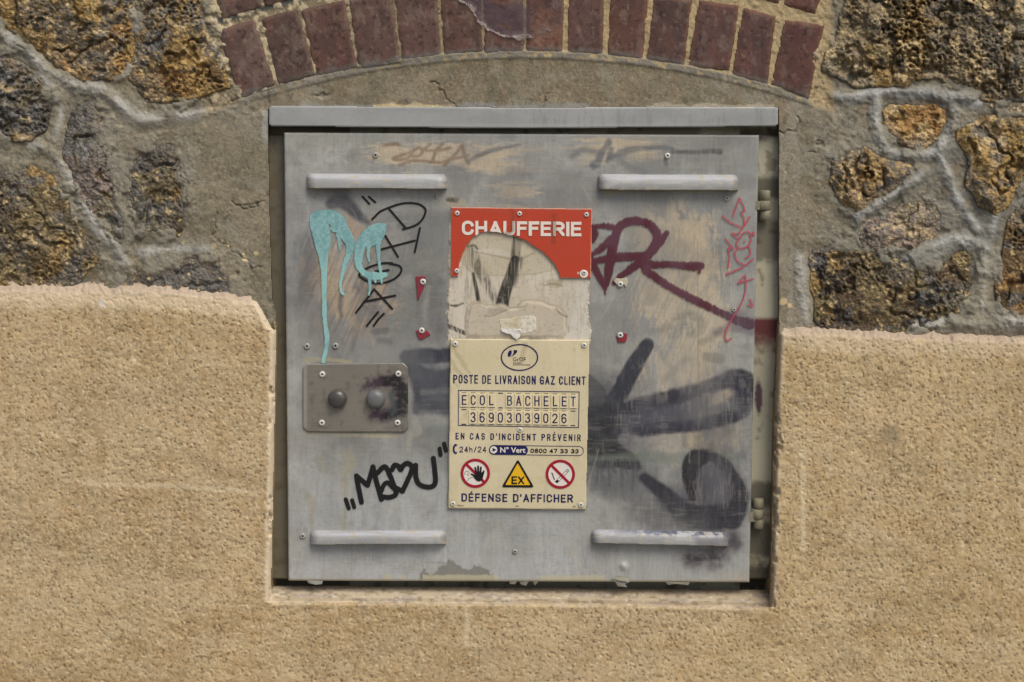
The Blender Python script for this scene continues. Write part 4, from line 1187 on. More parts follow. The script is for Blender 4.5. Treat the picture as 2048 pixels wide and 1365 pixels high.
# ---- graffiti: layers of paint on the door
def graffiti(strokes, c, mat, lift, label, soft=1.2, step=1.0, parent=None, y=None, tone=None, wear=None, smooth=True, grow=0):
    ss = [sm(s) if smooth else np.asarray(s, float) for s in strokes]
    for s in ss:
        s[:, 2] += grow
    a = np.vstack(ss)
    m = a[:, 2].max() + soft + 4
    xs = np.arange(a[:, 0].min() - m, a[:, 0].max() + m, step)
    ys = np.arange(a[:, 1].min() - m, a[:, 1].max() + m, step)
    X, Y = np.meshgrid(xs, ys)
    sd = sdstrokes(xs, ys, ss, 30)
    cov = np.clip(.5 - sd / (2 * soft), 0, 1.3)
    if wear is not None:
        cov = cov - wear(X, Y)
    cc = np.ones(X.shape + (3,)) * lin(c)
    if tone:
        cc = tone(X, Y, cc, sd)
    o = grid('graffiti', xs, ys, np.full(X.shape, (Y_DOOR if y is None else y) - lift), mat, parent or door, cc, (sd < soft * 1.1 + 1), {'cover': cov})
    o['label'] = label
    return o


LW = 2.1
graffiti([rr([(725, 394), (738.5, 408)], LW), rr([(737.6, 394), (750.5, 405)], LW),
          rr([(744.5, 439), (760, 424), (778, 415.7), (800, 408.5), (820, 406.4), (838, 409), (849.6, 417), (851, 424), (846, 437), (836, 448), (822, 454.5), (805.6, 459)], LW),
          rr([(777.6, 417.6), (811, 456)], LW), rr([(840, 456), (829.5, 505)], LW), rr([(770, 471), (796, 514)], LW), rr([(761, 499.5), (829.5, 481.6)], LW),
          rr([(784.5, 526.5), (765, 527), (743.4, 532.8), (727.8, 540.6), (718.4, 549.4), (722, 555.3), (735.6, 563), (755, 567), (778.6, 563), (796, 552.4), (803, 540.6), (798, 532), (780.6, 528)], LW),
          rr([(777.6, 540.6), (764, 543), (751, 542.6)], LW), rr([(712, 625.7), (748.3, 578.8)], LW), rr([(748.3, 578.8), (784.5, 618)], LW), rr([(727.8, 604), (790.4, 591.5)], LW),
          rr([(733.6, 652), (756, 624.7)], LW), rr([(747.3, 652), (756, 640), (767.9, 627.7)], LW)],
         (24, 24, 24), M_MARKER, .0010, 'thin black marker letters written downwards', 1.0, .9)
MW = 4.5
graffiti([rr([(691.6, 999.3), (697.5, 1017)], 3.6), rr([(704.3, 1001), (708.6, 1015)], 3.6),
          rr([(723, 1005), (716, 970), (713, 952)], MW), rr([(713, 952), (735, 971)], MW), rr([(735, 971), (741, 952), (746, 934)], MW), rr([(746, 934), (752, 960), (763, 999)], MW),
          rr([(755, 946), (769.8, 933.8), (780.6, 952.4), (788, 972), (792, 988), (780, 995), (765, 994)], MW), rr([(762, 984), (768, 970), (776, 966), (788, 978)], 4),
          rr([(788, 974), (805, 983)], MW), rr([(805, 983), (821.7, 946.5), (823.5, 933), (815, 927), (806, 932), (801.5, 939.7), (797, 932.8), (789, 931), (784, 940)], MW),
          rr([(831.4, 930.9), (832, 955), (840, 970), (860, 974.5), (870.6, 966), (869.5, 940), (866.7, 917)], MW),
          rr([(879.4, 897.6), (881.3, 910.3)], 3.6), rr([(888.2, 887.8), (892, 901.5)], 3.6)],
         (26, 27, 28), M_MARKER, .0010, 'thick black letters with a heart between quotation marks', 1.4, 1.0, grow=.5)


def cyan_tone(X, Y, c, sd):
    c = blend(c, sstep(-3, 0, sd) * .5, (150, 200, 200))
    c = blend(c, sstep(.5, .62, fbm(X, Y, 3.5, s=703, o=2)) * .45 * sstep(520, 480, Y), (98, 146, 152))
    c = blend(c, sstep(500, 560, Y) * .6, (156, 206, 202))
    c = blend(c, sstep(.5, .7, fbm(X, Y, 12, 30, s=701)) * .5, (104, 152, 160))
    return blend(c, sstep(.66, .74, vn(X / 2.2, Y / 2.2, 702)) * .3, (168, 214, 212))


graffiti([[(638, 440, 19), (660, 440, 20), (672, 446, 19)], [(640, 450, 20), (645, 480, 17), (646, 500, 13), (648, 530, 7.5), (648.5, 570, 5.3), (649, 620, 5), (651, 650, 4.8), (654, 675, 4.8), (652, 700, 4.4), (648, 715, 4.3), (647, 724, 4.5)],
          [(676, 445, 16), (688, 465, 13), (697, 478, 11), (701, 493, 8.5), (695, 515, 6), (688, 537, 4), (682, 560, 3), (680.5, 575, 3), (684, 586, 3), (688, 589, 2)],
          [(678, 470, 6), (679, 490, 2.6), (679.5, 498, 2)], [(766, 454, 8), (752, 458, 11), (736, 470, 12), (724, 486, 11), (717, 508, 8.5), (716, 525, 7.5), (722, 540, 6), (733, 549, 7), (748, 552, 8), (760, 552, 7), (771, 550, 5)],
          [(768, 452, 6), (760, 468, 10), (750, 482, 7), (738, 490, 6)], [(757, 475, 6), (757, 510, 3.6), (760, 538, 3.4), (764, 566, 2.6)], [(738, 485, 5), (736, 510, 2.8), (739, 523, 2)], [(725, 485, 6), (724, 505, 4), (724, 523, 2)],
          [(739, 556, 3.6), (740, 575, 2.6), (738, 590, 1.6)], [(750, 555, 4), (751, 565, 1.6)]],
         (140, 186, 187), M_SPRAY, .0016, 'pale turquoise spray letters with long drips', 1.3, 1.0, tone=cyan_tone,
         wear=lambda X, Y: .32 * sstep(.5, .68, fbm(X, Y, 9, 16, s=715, o=3)) + .9 * sstep(5, 3, np.abs(X - 660) + np.abs(Y - 452) * .8) + .5 * sstep(7, 4, np.abs(X - 659) + np.abs(Y - 461) * .5))


def mar_wear(X, Y):
    return .28 * sstep(.45, .62, fbm(X, Y, 4, 50, s=711, o=3)) + .42 * sstep(1390, 1470, X) + .25 * sstep(470, 440, Y) * 0


graffiti([[(1184, 455, 6), (1190, 468, 7), (1186, 482, 5)], [(1188, 454, 4), (1210, 452, 5), (1236, 458, 6)],
          [(1238, 455, 8), (1232, 468, 8), (1227, 488, 9), (1222, 510, 9), (1218, 540, 8), (1213, 565, 6), (1210, 578, 3), (1210, 590, 1.5)],
          [(1236, 456, 7), (1250, 446, 7.5), (1274, 442, 7.5), (1298, 449, 7.5), (1313, 465, 8), (1315, 480, 8.5), (1306, 498, 9), (1292, 512, 9), (1272, 513, 8), (1242, 514, 8), (1210, 519, 7), (1190, 522, 6)],
          [(1334, 466, 4), (1324, 480, 6), (1300, 505, 9)], [(1184, 518, 5), (1190, 535, 7), (1200, 556, 7), (1210, 578, 4)], [(1183, 510, 4), (1205, 495, 7), (1222, 480, 8)],
          [(1288, 520, 9), (1262, 538, 7), (1240, 554, 5), (1229, 566, 4)], [(1278, 517, 8), (1304, 529, 7), (1344, 529, 6), (1384, 533, 8), (1402, 532, 7)], [(1402, 530, 5), (1398, 545, 3)],
          [(1286, 520, 9), (1292, 542, 7)], [(1300, 547, 7), (1334, 570, 7), (1365, 588, 7), (1406, 608, 7), (1447, 628, 8), (1475, 640, 10), (1500, 648, 12)]],
         (88, 36, 50), M_WORN, .0012, 'dark maroon spray tag with a long tail to the right', 2.4, 1.0, wear=mar_wear, tone=lambda X, Y, c, sd: blend(blend(c, sstep(.45, .65, fbm(X, Y, 30, 60, s=713)) * .6, (104, 66, 84)), sstep(1410, 1480, X) * .7, (96, 76, 92)), grow=1.2)

PW = 1.5
graffiti([rr(p, PW) for p in (
    [(1479, 396), (1472, 415), (1465.6, 433.8)], [(1479, 396), (1486, 410), (1490, 422)], [(1490, 422), (1482, 424.6), (1488, 437), (1488, 453)], [(1444, 432.8), (1463.5, 447), (1486, 455.3)], [(1486, 455.3), (1493, 446), (1499.4, 433.8)],
    [(1486, 455.3), (1478, 467.6)], [(1478, 467.6), (1463.5, 467.6)], [(1463.5, 467.6), (1470, 473), (1477, 478)],
    [(1480, 476), (1488, 466), (1498, 465.6), (1502.5, 478), (1496.4, 492), (1482, 497.4), (1473.8, 492), (1475, 482), (1481, 475)], [(1488, 484), (1489, 485)], [(1503, 468), (1507, 464)], [(1507, 464), (1509, 470)], [(1509, 470), (1503, 468)],
    [(1451, 478), (1467.6, 498.4)], [(1467.6, 498.4), (1457.4, 496)], [(1457.4, 496), (1459, 515), (1456.4, 535.4)], [(1474, 498), (1469.7, 508.7), (1475.8, 523), (1488, 530)], [(1497, 492), (1501, 503), (1499, 511), (1491, 517)],
    [(1453.3, 548.7), (1484, 535.4), (1506.6, 518)], [(1506.6, 558), (1475.8, 567)], [(1475.8, 567), (1491, 549.7)], [(1491, 549.7), (1491, 582), (1480, 613), (1461.5, 642), (1450, 668.7), (1452, 680), (1456, 682), (1462.5, 677)],
    [(1500.4, 599), (1505.6, 613)], [(1505.6, 613), (1496, 611)])],
         (186, 82, 96), M_CRAYON, .0018, 'thin pink crayon scribble near the right edge', 1.1, .8)

# ---- lock plate with two round caps
xs_ = np.arange(0, 1)
LP = [(606, 736), (613, 728), (806, 726), (816, 735), (817, 856), (809, 865), (615, 864), (606, 855)]
Y_LP = Y_DOOR - 0.0030


def lock_paint(X, Y):
    c = np.ones(X.shape + (3,)) * lin((140, 136, 126))
    c = blend(c, sstep(.45, .7, fbm(X, Y, 60, s=731)) * .5, (134, 130, 124))
    c = blend(c, sstep(.6, .74, fbm(X, Y, 12, s=732)) * .35, (104, 92, 74))
    c = blend(c, sstep(617, 611, X) * .8, (168, 166, 156))
    sd = sdstrokes(X[0], Y[:, 0], [sm([(732, 775, 3), (748, 768, 6), (770, 762, 9), (795, 765, 13), (806, 790, 15), (800, 820, 15), (780, 832, 11), (755, 832, 6), (740, 834, 3)])], 50)
    f = fbm(X, Y, 7, s=733, o=4) - .5
    c = blend(c, sstep(16, -6, sd + 22 * f) * .8 * sstep(820, 750, X), (66, 36, 66))
    c = blend(c, sstep(7, -6, sd + 16 * f) * .9 * sstep(745, 775, X), (40, 38, 44))
    c = blend(c, sstep(.58, .66, fbm(X, Y, 5, s=734)) * (X > 775) * .5, (112, 112, 108))
    c = blend(c, sstep(5, -3, sdstrokes(X[0], Y[:, 0], [sm([(783, 790, 6), (788, 815, 5), (784, 830, 3)])], 20)) * .7, (84, 92, 96))
    c = blend(c, sstep(8, -4, sdstrokes(X[0], Y[:, 0], [sm([(750, 858, 3), (775, 850, 5), (800, 838, 3)])], 30) + 10 * f) * .5, (156, 152, 146))
    return c


lock = painted_slab('lock_plate', LP, Y_LP, Y_DOOR + .002, M_LOCK, cab, lock_paint, 1.6, 1.3)
for x, y in ((644.6, 749), (796.6, 748), (643.7, 846), (795, 846)):
    rivet(x, y, Y_LP, lock, True, .92)
CAP = [(19, 0), (19, 7), (18.5, 10), (17, 12.6), (14.5, 14.8), (11, 16.6), (7, 17.6), (3, 18), (.05, 18.1)]
lathe('lock_cap', 675.5, 797.5, Y_LP, CAP, [M_KNOB], lock, None, 32)
lathe('lock_cap', 751.5, 798, Y_LP, CAP, [M_KNOB2], lock, None, 32)['label'] = 'paler lock cap'


# ---- hinges in the right gap
def hinge(py):
    h = bpy.data.objects.new('hinge', None)
    h.empty_display_size = .02
    h.location = Vector(P(1530, py, 0.02)) - Vector(cab.location)
    COL.objects.link(h)
    h.parent = cab

    def cyl(a, b, r, x, name):
        V, fs, n = [], [], 18
        ca, cb = P(x, a, 0.007), P(x, b, 0.007)
        for rad_, c in ((r * .85, ca + [0, 0, 0.0]), (r, ca - [0, 0, .0008]), (r, cb + [0, 0, .0008]), (r * .85, cb)):
            for k in range(n):
                t = 2 * math.pi * k / n
                V.append((c[0] + rad_ * S * math.cos(t), c[1] + rad_ * S * math.sin(t), c[2]))
        for i in range(3):
            fs += [[i * n + k, (i + 1) * n + k, (i + 1) * n + (k + 1) % n, i * n + (k + 1) % n] for k in range(n)]
        fs += [list(range(n)), [3 * n + k for k in range(n)][::-1]]
        o = mk(name, V, fs, M_HINGE, h)
    dx = 0 if py < 700 else -13
    cyl(py - 23, py - 3, 10.5, 1530 + dx, 'barrel')
    cyl(py - 2, py + 17, 13, 1527 + dx, 'knuckle')
    cyl(py + 18, py + 37, 10.5, 1530 + dx, 'barrel')
    a, b = P(1506 + dx, py - 1, 0.020), P(1530 + dx, py + 16, 0.028)
    mk('leaf', *boxw(a[0], b[0], .000, .014, b[2], a[2]), M_HINGE, h, smooth=False)


hinge(404)
hinge(1020)

# ---------------------------------------------------------------- lettering
def glyphs(txt, off=0.0, space=1.0):
    cu = bpy.data.curves.new('lettering', 'FONT')
    cu.body, cu.offset, cu.space_character = txt, off, space
    cu.resolution_u = 4
    ob = bpy.data.objects.new('lettering', cu)
    COL.objects.link(ob)
    bpy.context.view_layer.update()
    me = bpy.data.meshes.new_from_object(ob.evaluated_get(bpy.context.evaluated_depsgraph_get()))
    v = np.array([tuple(x.co) for x in me.vertices])
    f = [list(p.vertices) for p in me.polygons]
    bpy.data.objects.remove(ob)
    bpy.data.curves.remove(cu)
    bpy.data.meshes.remove(me)
    return v, f


CAPH = {}


def caph(off):
    if off not in CAPH:
        v, _ = glyphs('H', off)
        CAPH[off] = (v[:, 1].min(), v[:, 1].max())
    return CAPH[off]


def relief(name, V2, fs, y, mat, parent, t=0.0004, label=None):
    """flat outline in photo pixels raised t metres off the plane y"""
    V2 = np.asarray(V2, float)
    a = P(V2[:, 0], V2[:, 1], y - t)
    b = P(V2[:, 0], V2[:, 1], y)
    n = len(V2)
    # keep all faces turned to the street
    out, cnt = [], {}
    for f in fs:
        q = V2[f]
        ar = np.sum(q[:, 0] * np.roll(q[:, 1], -1) - np.roll(q[:, 0], -1) * q[:, 1])
        f = f if ar < 0 else f[::-1]
        out.append(f)
        for i, j in zip(f, f[1:] + f[:1]):
            cnt[(i, j)] = cnt.get((i, j), 0) + 1
    side = [[j, i, n + i, n + j] for (i, j) in cnt if (j, i) not in cnt]
    o = mk(name, np.vstack([a, b]), out + side, mat, parent, smooth=False)
    if label:
        o['label'] = label
    return o


def text(txt, x0, x1, base0, base1, top0, top1, y, mat, parent, off=0.0, space=1.0, label=None, t=0.0004, name='lettering'):
    v, f = glyphs(txt, off, space)
    lo, hi = caph(off)
    mn, mx = v[:, 0].min(), v[:, 0].max()
    if '\u2019' in txt or '.' in txt:
        pass
    u = (v[:, 0] - mn) / (mx - mn)
    w = (v[:, 1] - lo) / (hi - lo)
    b, tp = base0 + (base1 - base0) * u, top0 + (top1 - top0) * u
    return relief(name, np.stack([x0 + (x1 - x0) * u, b + (tp - b) * w], 1), f, y, mat, parent, t, label)


def ring_outline(outer, inner):
    """faces between two closed outlines with the same number of points"""
    n = len(outer)
    V = np.vstack([outer, inner])
    return V, [[i, (i + 1) % n, n + (i + 1) % n, n + i] for i in range(n)]


def ell(cx, cy, rx, ry, n=48, a0=0.0, a1=2 * math.pi):
    t = np.linspace(a0, a1, n, endpoint=abs(a1 - a0) < 6.28)
    return np.stack([cx + rx * np.cos(t), cy + ry * np.sin(t)], 1)


def poly_relief(name, pts, y, mat, parent, t=0.0003, label=None):
    return relief(name, pts, [list(range(len(pts)))], y, mat, parent, t, label)


def stroke_relief(name, lines, r, y, mat, parent, t=0.0003, label=None):
    V, fs = [], []
    for ln_ in lines:
        p = np.asarray(ln_, float)
        for a, b in zip(p[:-1], p[1:]):
            d = (b - a) / max(np.linalg.norm(b - a), 1e-6)
            nn = np.array([-d[1], d[0]]) * r
            k = len(V)
            V += [a + nn - d * r * .6, b + nn + d * r * .6, b - nn + d * r * .6, a - nn - d * r * .6]
            fs.append([k, k + 1, k + 2, k + 3])
    return relief(name, np.array(V), fs, y, mat, parent, t, label)


# ---------------------------------------------------------------- sign painters' block letters drawn as strokes
def arc_(cx, cy, rx, ry, a0, a1, n=14):
    t = np.radians(np.linspace(a0, a1, n))
    return list(zip(cx + rx * np.cos(t), cy + ry * np.sin(t)))


_E = [[(0, 0), (0, 1)], [(0, 1), (1, 1)], [(0, .52), (.88, .52)], [(0, 0), (1, 0)]]
_C = [arc_(.5, .7, .5, .3, 12, 180) + arc_(.5, .3, .5, .3, 180, 348)]
_P = [[(0, 0), (0, 1)], [(0, 1), (.5, 1)] + arc_(.55, .74, .45, .26, 80, -80) + [(.5, .48), (0, .48)]]
LET = {
    'A': [[(0, 0), (.5, 1)], [(.5, 1), (1, 0)], [(.17, .31), (.83, .31)]],
    'B': [[(0, 0), (0, 1)], [(0, 1), (.5, 1)] + arc_(.52, .77, .4, .23, 80, -80) + [(.5, .53), (0, .53)], [(.5, .53)] + arc_(.55, .265, .45, .265, 85, -85) + [(.5, 0), (0, 0)]],
    'C': _C, 'D': [[(0, 0), (0, 1)], [(0, 1), (.4, 1)] + arc_(.4, .68, .6, .32, 85, 0) + arc_(.4, .32, .6, .32, 0, -85) + [(.4, 0), (0, 0)]],
    'E': _E, '\u00c9': _E, 'F': [[(0, 0), (0, 1)], [(0, 1), (1, 1)], [(0, .52), (.88, .52)]],
    'G': [arc_(.5, .7, .5, .3, 15, 180) + arc_(.5, .3, .5, .3, 180, 345), [(1, .02), (1, .46)], [(.55, .46), (1, .46)]],
    'H': [[(0, 0), (0, 1)], [(1, 0), (1, 1)], [(0, .52), (1, .52)]], 'I': [[(0, 0), (0, 1)]], 'L': [[(0, 0), (0, 1)], [(0, 0), (1, 0)]],
    'N': [[(0, 0), (0, 1)], [(0, 1), (1, 0)], [(1, 0), (1, 1)]],
    'O': [arc_(.5, .7, .5, .3, 0, 180) + arc_(.5, .3, .5, .3, 180, 360) + [(1, .7)]],
    'P': _P, 'R': _P + [[(.5, .48), (1, 0)]],
    'S': [arc_(.5, .745, .5, .255, 12, 262) + arc_(.5, .25, .5, .25, 82, -168)],
    'T': [[(0, 1), (1, 1)], [(.5, 0), (.5, 1)]], 'U': [[(0, 1), (0, .3)] + arc_(.5, .3, .5, .3, 180, 360) + [(1, 1)]],
    'V': [[(0, 1), (.5, 0)], [(.5, 0), (1, 1)]], 'X': [[(0, 0), (1, 1)], [(0, 1), (1, 0)]], 'Z': [[(0, 1), (1, 1)], [(1, 1), (0, 0)], [(0, 0), (1, 0)]],
    "'": [[(0, 1), (0, .78)]], ' ': [],
    '2': [arc_(.5, .72, .5, .28, 170, -32) + [(0, .04)], [(0, 0), (1, 0)]],
    '3': [arc_(.48, .755, .46, .245, 160, -85), arc_(.5, .255, .5, .255, 85, -160)],
    '4': [[(.75, 0), (.75, 1)], [(.75, 1), (0, .3)], [(0, .28), (1, .28)]],
    '6': [arc_(.5, .7, .5, .3, 30, 180) + [(0, .3)], arc_(.5, .29, .5, .29, 0, 360, 24)],
    '7': [[(0, 1), (1, 1)], [(1, 1), (.35, 0)]], '8': [arc_(.5, .76, .44, .24, 0, 360, 22), arc_(.5, .27, .5, .27, 0, 360, 24)],
    '9': [arc_(.5, .3, .5, .3, 210, 360) + [(1, .7)], arc_(.5, .71, .5, .29, 0, 360, 24)],
    'h': [[(0, 0), (0, 1)], [(0, .42)] + arc_(.5, .42, .5, .24, 180, 0) + [(1, 0)]], '/': [[(0, 0), (1, 1)]],
}
LET['0'] = LET['O']
WID = {'I': 0, "'": 0, ' ': .55, 'L': .82, 'E': .85, '\u00c9': .85, 'F': .82, 'A': 1.12, 'V': 1.05, 'N': 1.02, 'h': .9, '/': .7}


def block(txt, x0, x1, base0, base1, top0, top1, r, y, mat, parent, gap=.5, label=None, t=0.0005, name='lettering', step=.45, mask=None, paint=None):
    n = len(txt)
    tot = sum(WID.get(ch, 1) for ch in txt) + gap * (n - 1)
    w = (x1 - x0 - 2 * r * sum(ch != ' ' for ch in txt)) / tot
    X0 = x0
    xs = np.arange(x0 - 1, x1 + 1 + step, step)
    ys = np.arange(min(top0, top1) - 7, max(base0, base1) + 1.5, step)
    sd = np.full((len(ys), len(xs)), 9.0)
    for ch in txt:
        cw = WID.get(ch, 1) * w
        xm = X0 + r + cw / 2
        u = (xm - x0) / (x1 - x0)
        b, tp = base0 + (base1 - base0) * u, top0 + (top1 - top0) * u
        lines = [[(X0 + r + px * cw, b - r - py * (b - tp - 2 * r)) for px, py in ln_] for ln_ in LET[ch]]
        i0, i1 = np.searchsorted(xs, [X0 - 1.5, X0 + cw + 2 * r + 1.5])
        if lines:
            X, Y = np.meshgrid(xs[i0:i1], ys)
            s = np.full(X.shape, 9.0)
            for L_ in lines:
                for k, (a, c) in enumerate(zip(L_[:-1], L_[1:])):
                    ex, ey = c[0] - a[0], c[1] - a[1]
                    ln2 = math.hypot(ex, ey)
                    if ln2 < 1e-3:
                        continue
                    al = ((X - a[0]) * ex + (Y - a[1]) * ey) / ln2
                    pe = np.abs((X - a[0]) * ey - (Y - a[1]) * ex) / ln2
                    e0 = r if k == 0 else 0
                    e1 = r if k == len(L_) - 2 else 0
                    s = np.minimum(s, np.maximum(np.maximum(pe - r, -al - e0), al - ln2 - e1))
                    if k:
                        s = np.minimum(s, np.hypot(X - a[0], Y - a[1]) - r)
            s = np.maximum(s, np.maximum(tp - Y, Y - b))
            s = np.maximum(s, np.maximum(X0 - X, X - X0 - cw - 2 * r))
            if ch == '\u00c9':
                a, c = (xm - .06 * cw, tp - 1.6), (xm + .22 * cw, tp - 4.0)
                ex, ey = c[0] - a[0], c[1] - a[1]
                tt = np.clip(((X - a[0]) * ex + (Y - a[1]) * ey) / (ex * ex + ey * ey), 0, 1)
                s = np.minimum(s, np.hypot(X - a[0] - tt * ex, Y - a[1] - tt * ey) - r * .75)
            sd[:, i0:i1] = np.minimum(sd[:, i0:i1], s)
        X0 += cw + (2 * r if ch != ' ' else 0) + gap * w
    X, Y = np.meshgrid(xs, ys)
    if mask is not None:
        sd = np.maximum(sd, mask(X, Y))
    k = sd < .15
    k2 = k.copy()
    k2[:, 1:] |= k[:, :-1]
    k2[1:] |= k2[:-1].copy()
    o = grid(name, xs, ys, np.full(X.shape, y - t), mat, parent, paint(X, Y) if paint else None, k2, None, False)
    if label:
        o['label'] = label
    return o


# ---------------------------------------------------------------- the bare sheet between the two signs
Y_SH = Y_DOOR - 0.0014
sheet_poly = [(899, 422), (1180, 424), (1178, 560), (1178, 600), (1176, 640), (1181, 662), (1179, 690), (896, 690), (898, 650), (895, 628), (897, 600), (898, 556)]
sheet = empty('backing_sheet', 1038, 690, Y_SH, 'dirty cream backing sheet streaked with black spray between the red sign and the cream sign', 'panel')
xs, ys = np.arange(888, 1190, 1.2), np.arange(414, 696, 1.2)
X, Y = np.meshgrid(xs, ys)
sd = sdpoly(X, Y, sheet_poly) + (fbm(X, Y, 12, s=801, o=3) - .5) * 7 + (fbm(X, Y, 4, s=802, o=2) - .5) * 3
c = np.ones(X.shape + (3,)) * lin((206, 198, 180))
c = blend(c, sstep(.45, .7, fbm(X, Y, 50, s=803)) * .4, (214, 208, 194))
c = blend(c, sstep(1110, 1140, X) * .4, (204, 203, 196))
c = blend(c, sstep(.5, .66, fbm(X, Y, 40, 70, s=838, o=5)) * .35, (184, 174, 150))
c = blend(c, sstep(.58, .7, fbm(X, Y, 3, 40, s=839, o=3)) * .3, (160, 154, 138))


def band(pts, soft, k, col, ax=5, ay=5, s=1, wear=0.0, lo=.42, hi=.56):
    global c
    d_ = sdstrokes(xs, ys, [sm(p) for p in pts], 40)
    m = sstep(soft, -soft, d_)
    if wear:
        m = m * (1 - wear * sstep(lo, hi, fbm(X, Y, ax, ay, s=s, o=3)))
    c = blend(c, m * k, col)


def inside(poly, soft, k, col, jit=6, s=1):
    global c
    d_ = sdpoly(X, Y, poly) + (fbm(X, Y, 18, s=s, o=3) - .5) * jit
    c = blend(c, sstep(soft, -soft, d_) * k, col)


inside([(925, 500), (955, 470), (985, 464), (1030, 474), (1070, 495), (1105, 525), (1112, 540), (1098, 545), (1060, 550), (990, 552), (940, 545), (922, 525)], 3, .55, (184, 174, 148), 6, 811)
inside([(945, 500), (1000, 498), (1022, 512), (980, 512), (950, 505)], 4, .7, (204, 198, 182), 6, 812)
inside([(1045, 492), (1070, 505), (1060, 515), (1035, 512)], 3, .6, (200, 190, 164), 6, 813)
band([[(950, 504, 1), (1000, 514, 1.5), (1030, 520, 2), (1048, 516, 1.5), (1070, 505, 1)]], 2.5, .7, (140, 130, 104))
band([[(925, 526, 1), (945, 545, 1.2), (985, 551, 1.2), (1060, 549, 1.2), (1100, 542, 1)]], 2.0, .45, (150, 138, 110))
band([[(1102, 520, .5), (1104, 560, .5)]], 1.0, .6, (110, 100, 84))
inside([(1090, 562), (1105, 557), (1126, 560), (1125, 574), (1110, 578), (1095, 572)], 3, .6, (164, 154, 126), 4, 815)
band([[(1086, 572, .8), (1105, 568, 1.6), (1124, 572, 1)]], 1.5, .7, (130, 120, 94))
K = (42, 41, 38)
band([[(1034, 470, 8), (1032, 500, 9), (1030, 515, 9)]], 3, .85, (58, 55, 48), 2.5, 60, 821, .55)
band([[(1030, 520, 9), (1022, 550, 11), (1010, 585, 12), (1004, 612, 13)]], 1.5, .97, K, 3, 50, 822, .25, .5, .62)
band([[(1042, 520, 6), (1030, 560, 6), (1022, 580, 3)]], 4, .7, (90, 86, 76), 2.2, 40, 823, .8)
band([[(946, 548, 3), (952, 575, 4), (958, 608, 4.5)]], 1.6, .95, K, 3, 40, 824, .2)
band([[(945, 500, 8), (952, 525, 10), (966, 555, 10), (985, 590, 8), (992, 606, 5)]], 5, .75, (70, 67, 60), 2.2, 30, 825, .75)
band([[(940, 495, 6), (930, 545, 10), (936, 590, 8)]], 5, .4, (110, 104, 90), 2.2, 30, 826, .9)
band([[(935, 494, 1.5), (948, 491, 2), (955, 498, 2)]], 1.5, .8, (70, 66, 56))
band([[(894, 610, 1), (912, 612, 2.5), (926, 607, 1.5)]], 1.5, .9, K, 2, 30, 827, .3)
band([[(896, 652, 4), (914, 660, 4.5), (930, 667, 4)]], 1.5, .93, K, 2, 8, 828, .5)
band([[(932, 668, 4), (944, 672, 4)]], 2, .5, (120, 116, 104))
inside([(951, 664), (962, 678), (944, 678)], 1.2, .9, (44, 46, 58), 2, 829)
# the blister of dried glue
blob = [(930, 640), (934, 616), (950, 603), (965, 603), (976, 610), (1000, 608), (1018, 616), (1034, 614), (1045, 602), (1062, 600), (1090, 605), (1115, 614), (1133, 630), (1134, 662), (1128, 678), (930, 678)]
inside(blob, 1.6, .8, (194, 184, 164), 5, 831)
bd = sdpoly(X, Y, blob) + (fbm(X, Y, 18, s=831, o=3) - .5) * 5
c = blend(c, sstep(3, .5, np.abs(bd)) * .55 * sstep(672, 650, Y), (150, 138, 116))
band([[(938, 630, .8), (944, 612, 1), (958, 606, 1.5), (975, 612, 1.2)], [(970, 632, 1.2), (985, 632, 1), (1008, 622, 1.6), (1014, 620, 2.5)], [(1018, 617, .8), (1050, 613, .8), (1054, 607, .8)], [(1112, 618, 2), (1122, 628, 3), (1134, 634, 2)]], 1.2, .65, (122, 112, 92))
inside([(976, 616), (990, 610), (1012, 610), (1018, 618), (1002, 624), (985, 630), (976, 628)], 3, .6, (164, 158, 142), 4, 833)
band([[(1038, 678, 3), (1055, 672, 1.2), (1064, 678, 2)], [(1137, 652, 1), (1138, 664, 1.4)]], 2, .55, (120, 110, 92))
c = blend(c, sstep(.66, .76, fbm(X, Y, 5, s=835, o=2)) * .3, (140, 130, 108))
c = blend(c, sstep(6, 0, 3 - sd) * .0, (150, 140, 116))
c = blend(c, sstep(-4, 0, sd) * sstep(.45, .6, fbm(X, Y, 6, s=836)) * .6, (150, 138, 110))
h = Y_SH - (sstep(2, -9, bd) * .0016) - (fbm(X, Y, 60, s=837) - .5) * .0006
grid('sheet', xs, ys, np.where(sd > 0, Y_DOOR, h), M_SHEET, sheet, c, sd < 2)
# torn label stuck on it
lab = empty('paper_label', 1038, 668, Y_SH - .002, 'small torn white paper label stuck under a rivet on the cream backing sheet', 'label')
xs2, ys2 = np.arange(994, 1080, 1.0), np.arange(626, 684, 1.0)
X2, Y2 = np.meshgrid(xs2, ys2)
sd2 = sdpoly(X2, Y2, [(998, 640), (1030, 634), (1068, 632), (1073, 636), (1072, 660), (1062, 665), (1044, 668), (1030, 664), (1018, 660), (1002, 662)]) + (fbm(X2, Y2, 8, s=841, o=3) - .5) * 4
c2 = np.ones(X2.shape + (3,)) * lin((210, 202, 178))
c2 = blend(c2, sstep(1040, 1046, X2) * .7, (220, 216, 204))
c2 = blend(c2, sstep(6, 2, np.abs(X2 - 1032 + (Y2 - 640) * .2)) * .5, (200, 178, 130))
c2 = blend(c2, sstep(.6, .7, fbm(X2, Y2, 6, s=842)) * .5, (170, 164, 140))
h2 = Y_SH - .0018 - (fbm(X2, Y2, 14, s=843) - .5) * .0014
grid('paper', xs2, ys2, np.where(sd2 > 0, Y_SH, h2), M_SHEET, lab, c2, sd2 < 1.5)
